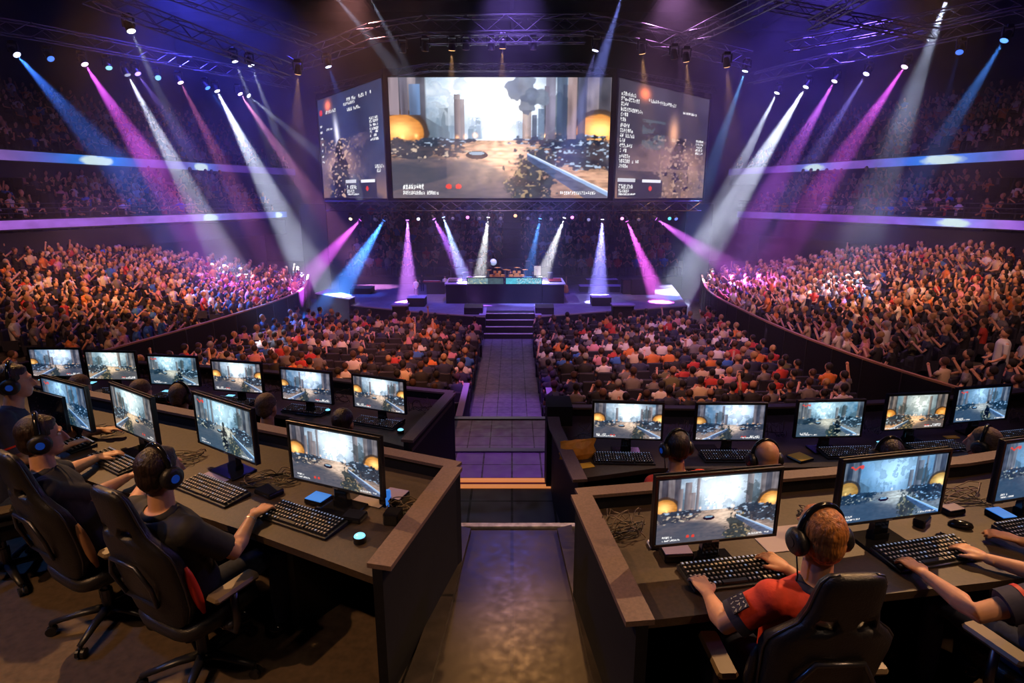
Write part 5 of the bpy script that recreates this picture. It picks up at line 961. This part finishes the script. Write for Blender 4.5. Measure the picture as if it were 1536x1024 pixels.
    if headset:
        hs=empty('headset',O,0,headset[1],'headset'); arc=[H(.092*math.sin(a),-.010,.012+.125*math.cos(a)) for a in [(-1.45+2.9*i/16) for i in range(17)]]
        band_=rel(MB(),e); band_.tube(arc,[.013]*17,10,flat=1.7 if 0 else 1); band_.build('headband','gloss',hs,smooth=True); inner=[H(.085*math.sin(a),-.010,.010+.113*math.cos(a)) for a in [(-1.0+2.0*i/10) for i in range(11)]]; rel(MB(),e).tube(inner,.011,8).build('band_cushion','leather',hs,smooth=True)
        for s in (-1,1):
            q=rel(MB(),e); q.tube([H(s*.076,-.008,-.012),H(s*.088,-.008,-.012),H(s*.104,-.008,-.012),H(s*.116,-.008,-.012),H(s*.120,-.008,-.012)],[.050,.056,.055,.046,.030],20); cup=q.build('ear_cup','leather',hs,smooth=True)
            rel(MB(),e).tube([H(s*.117,-.008,-.012),H(s*.1225,-.008,-.012)],[.022,.020],16).build('cup_accent',headset[0],cup)
        rel(MB(),e).tube([H(-.100,.02,-.03),H(-.085,.06,-.07),H(-.04,.105,-.085)],.004,6).build('microphone_boom','gloss',hs,smooth=True)
        rel(MB(),e).tube([H(-.10,-.02,-.05),H(-.09,-.03,-.15),H(-.06,.02,-.26),H(-.10,.10,-.40)],.0035,6).build('headset_cable','cable',hs,smooth=True)
    if wrist:
        s,sh,el,ha=arms[1]; d=(ha-el).normalized(); rel(MB(),e).tube([ha-d*.034,ha-d*.028],[.0305,.0305],16,False).build('bracelet','silver',e)
    return e
def pz(px,py,z): return tuple(PZ(px,py,z))
chair(-1.66,2.72,0,-27,'black gaming chair with red accent at the aisle end of the near left desk')
chair(-2.42,3.10,0,-30,'black gaming chair with brown accent, second from the aisle on the near left','rail'); chair(-3.38,3.52,0,-55,'black gaming chair at the left edge behind the navy shirted player','leather')
chair(1.18,2.14,0,2,'dark gaming chair of the red shirted ginger player','leather'); chair(2.40,2.28,0,16,'dark gaming chair of the navy shirted player at the right edge','leather')
person('dark haired player in black jersey with headset, near left, reaching for a mouse',(-1.66,2.70,.53),pz(241,706,1.22),-27,pz(222,715,.80),pz(378,775,.79),'black_shirt','hair_dark','skin',('blue_cup','black headset with blue lit cup on the near left player'),lhd=(.2,.9,0),rhd=(.35,.9,0),wrist=True)
person('dark haired player in black shirt shown in profile at the left, hand on keyboard',(-2.46,3.10,.53),pz(62,655,1.22),-52,pz(146,686,.79),pz(190,716,.80),'black_shirt','hair_dark','skin',('blue_cup','black headset on the second player from the left'),faceparts=True,lhd=(.8,.6,0),rhd=(.7,.7,0))
person('player in dark blue shirt with headset at the far left edge',(-3.40,3.60,.53),pz(22,572,1.28),-62,(-3.05,4.15,.80),(-3.1,3.85,.80),'navy_shirt','hair_dark','skin',('blue_cup','shiny black headset on the player at the far left edge'),voxel=.009)
person('ginger haired player in red jersey with big headset, near right',(1.17,2.10,.53),pz(1228,803,1.21),8,pz(1063,893,.79),(1.30,2.46,.79),'red_shirt','hair_ginger','skin',('steel','large black and grey headset on the ginger haired player'),lhd=(-.12,1,0),elL=(.85,2.05,.83),voxel=.0055)
person('player in navy jersey with white emblem, arms over keyboard, right edge',(2.40,2.24,.53),(2.50,2.16,1.22),20,pz(1390,863,.79),pz(1482,838,.79),'navy_shirt','hair_dark','skin',None,elL=(1.90,2.10,.84),lhd=(-.25,1,0),rhd=(-.5,.8,0),voxel=.0055)
person('player beyond the right edge reaching for a mouse with one hand',(3.15,2.25,.57),(3.2,2.4,1.22),16,pz(1533,812,.79),(3.2,2.9,.80),'red_shirt','hair_dark','skin',None,voxel=.008,lhd=(-.8,.6,0))
# lower row players, seen as heads and shoulders over the near monitors
def lowp(px,py,face,shirt,hair,label,lh=None,rh=None,hs=None,style='crop',ch=None,skin='skin2',zz=.65,back=.12,lab=None):
    zz=.74
    h=PZ(px,py,zz); f=V3(-math.sin(R(face)),math.cos(R(face)),0); hip=h-f*back; hip.z=Z2+.60
    person(label,hip,h,face,pz(*lh,.245) if lh else None,pz(*rh,.245) if rh else None,shirt,hair,skin,hs,voxel=.010,hairstyle=style,z0=Z2,legs=True)
    if ch: chair(hip.x-f.x*.08,hip.y-f.y*.08,Z2,face+ch[1],ch[0],'leather')
lowp(1014,670,14,'red_shirt','hair_dark','short haired player in red jersey at the first lower right monitor',None,None,('blue_cup','black headset on the short haired player in red at the lower right'),ch=('dark chair of the short haired red player on the lower right',-8))
lowp(1146,686,3,'red_shirt','skin2','bald player seen from behind at the second lower right monitor',None,None,('steel','dark headset on the bald player at the lower right'),ch=('dark chair of the bald player on the lower right',0))
lowp(1332,682,-3,'black_shirt','hair_dark','dark haired player below the phone glow at the lower right',None,None,('blue_cup','headset of the dark haired player at the lower right'),ch=('dark high backed chair right of the dark haired lower right player',-14))
lowp(1474,664,38,'red_shirt','hair_grey','cropped haired player in red with outstretched arm, far end of lower right',None,(1515,668),('steel','headset of the cropped haired player at the far lower right'),ch=('dark chair of the player at the far lower right',0))
lowp(516,634,-14,'black_shirt','hair_dark','short haired player at the first lower left monitor',None,None,None,ch=('dark chair of the player at the first lower left monitor',0))
lowp(401,610,-12,'black_shirt','hair_grey','cropped haired player at the second lower left monitor',None,None,None,ch=('grey topped chair of the player at the second lower left monitor',0))
lowp(272,594,-10,'red_shirt','hair_grey','cropped haired player at the third lower left monitor',None,None,('gloss','dark headset of the player at the third lower left monitor'),ch=('dark chair of the player at the third lower left monitor',0))
lowp(213,588,-8,'red_shirt','hair_grey','cropped haired player between third and fourth lower left monitors',None,None,None)
lowp(122,580,-4,'black_shirt','hair_grey','cropped haired player at the fifth lower left monitor, arm on desk',None,(150,590),None)
for c in kids(CH):
    for d in kids(c): bpy.data.objects.remove(d)
    bpy.data.objects.remove(c)
bpy.data.objects.remove(CH)
# people on the stage
def standing(x,y,z,yaw,h,shirt,label,pants='jeans'):
    k=h/1.75; e=empty('person',(x,y,z),R(yaw),label,'person'); b=MB(); b.ell((0,0,1.63),(.08,.095,.115),12,10); b.limb([(0,0,1.42),(0,0,1.52)],[.055,.05],10)
    for s in (-1,1): b.limb([(s*.19,0,1.38),(s*.24,.02,1.1),(s*.2,.2,.98)],[.05,.042,.03],8); b.ell((s*.19,.25,.97),(.04,.06,.03),8,6); b.limb([(s*.1,0,.9),(s*.11,.02,.5),(s*.11,0,.08)],[.07,.055,.04],8)
    b.limb([(0,0,.92),(0,0,1.15),(0,0,1.38)],[.14,.13,.12],12); o=b.build('body','skin',e); bake(o,voxel=.015,smooth=2)
    t=MB().limb([(0,0,.92),(0,0,1.15),(0,0,1.36)],[.155,.15,.15],14)
    for s in (-1,1): t.limb([(s*.12,0,1.38),(s*.19,0,1.37),(s*.22,.01,1.18)],[.07,.065,.055],8)
    t=t.build('shirt',shirt,e); bake(t,voxel=.02,smooth=2); l=MB()
    for s in (-1,1): l.limb([(s*.09,0,.93),(s*.11,.02,.5),(s*.11,0,.08)],[.10,.075,.06],8)
    l=l.build('trousers',pants,e); bake(l,voxel=.02,smooth=2); MB().ell((0,-.02,1.67),(.088,.095,.105),12,8).build('hair','hair_dark',e,smooth=True)
    for s in (-1,1): MB().rbox((s*.11-.05,-.1,0),(s*.11+.05,.16,.08),.02).build('shoe','gloss',e)
    e.scale=(k,)*3; return e
p=PZ(624,448,ZS); standing(p.x,p.y+.2,ZS,160,1.0,'white','person in white top and dark trousers standing on the left of the stage')
p=PZ(668,440,ZS); standing(p.x,p.y,ZS,180,.95,'white','person in pale top beside the left end of the console'); p=PZ(632,438,ZS); standing(p.x,p.y+.4,ZS,180,.9,'black_shirt','person in dark clothes behind the standing white shirted one on stage')
for k,(px,l) in enumerate([(728,'person in dark top behind the left console display'),(800,'person in dark top behind the bright console display'),(766,'person between the two drum kits')]): p=PY(px,440,YC+1.35); standing(p.x,YC+2.5,ZS,180,1.25,'black_shirt',l)
p=PZ(1497,556,-1.5); standing(p.x,p.y,-2.22,70,1.75,'white','person in white shirt standing at the right end of the right stand')
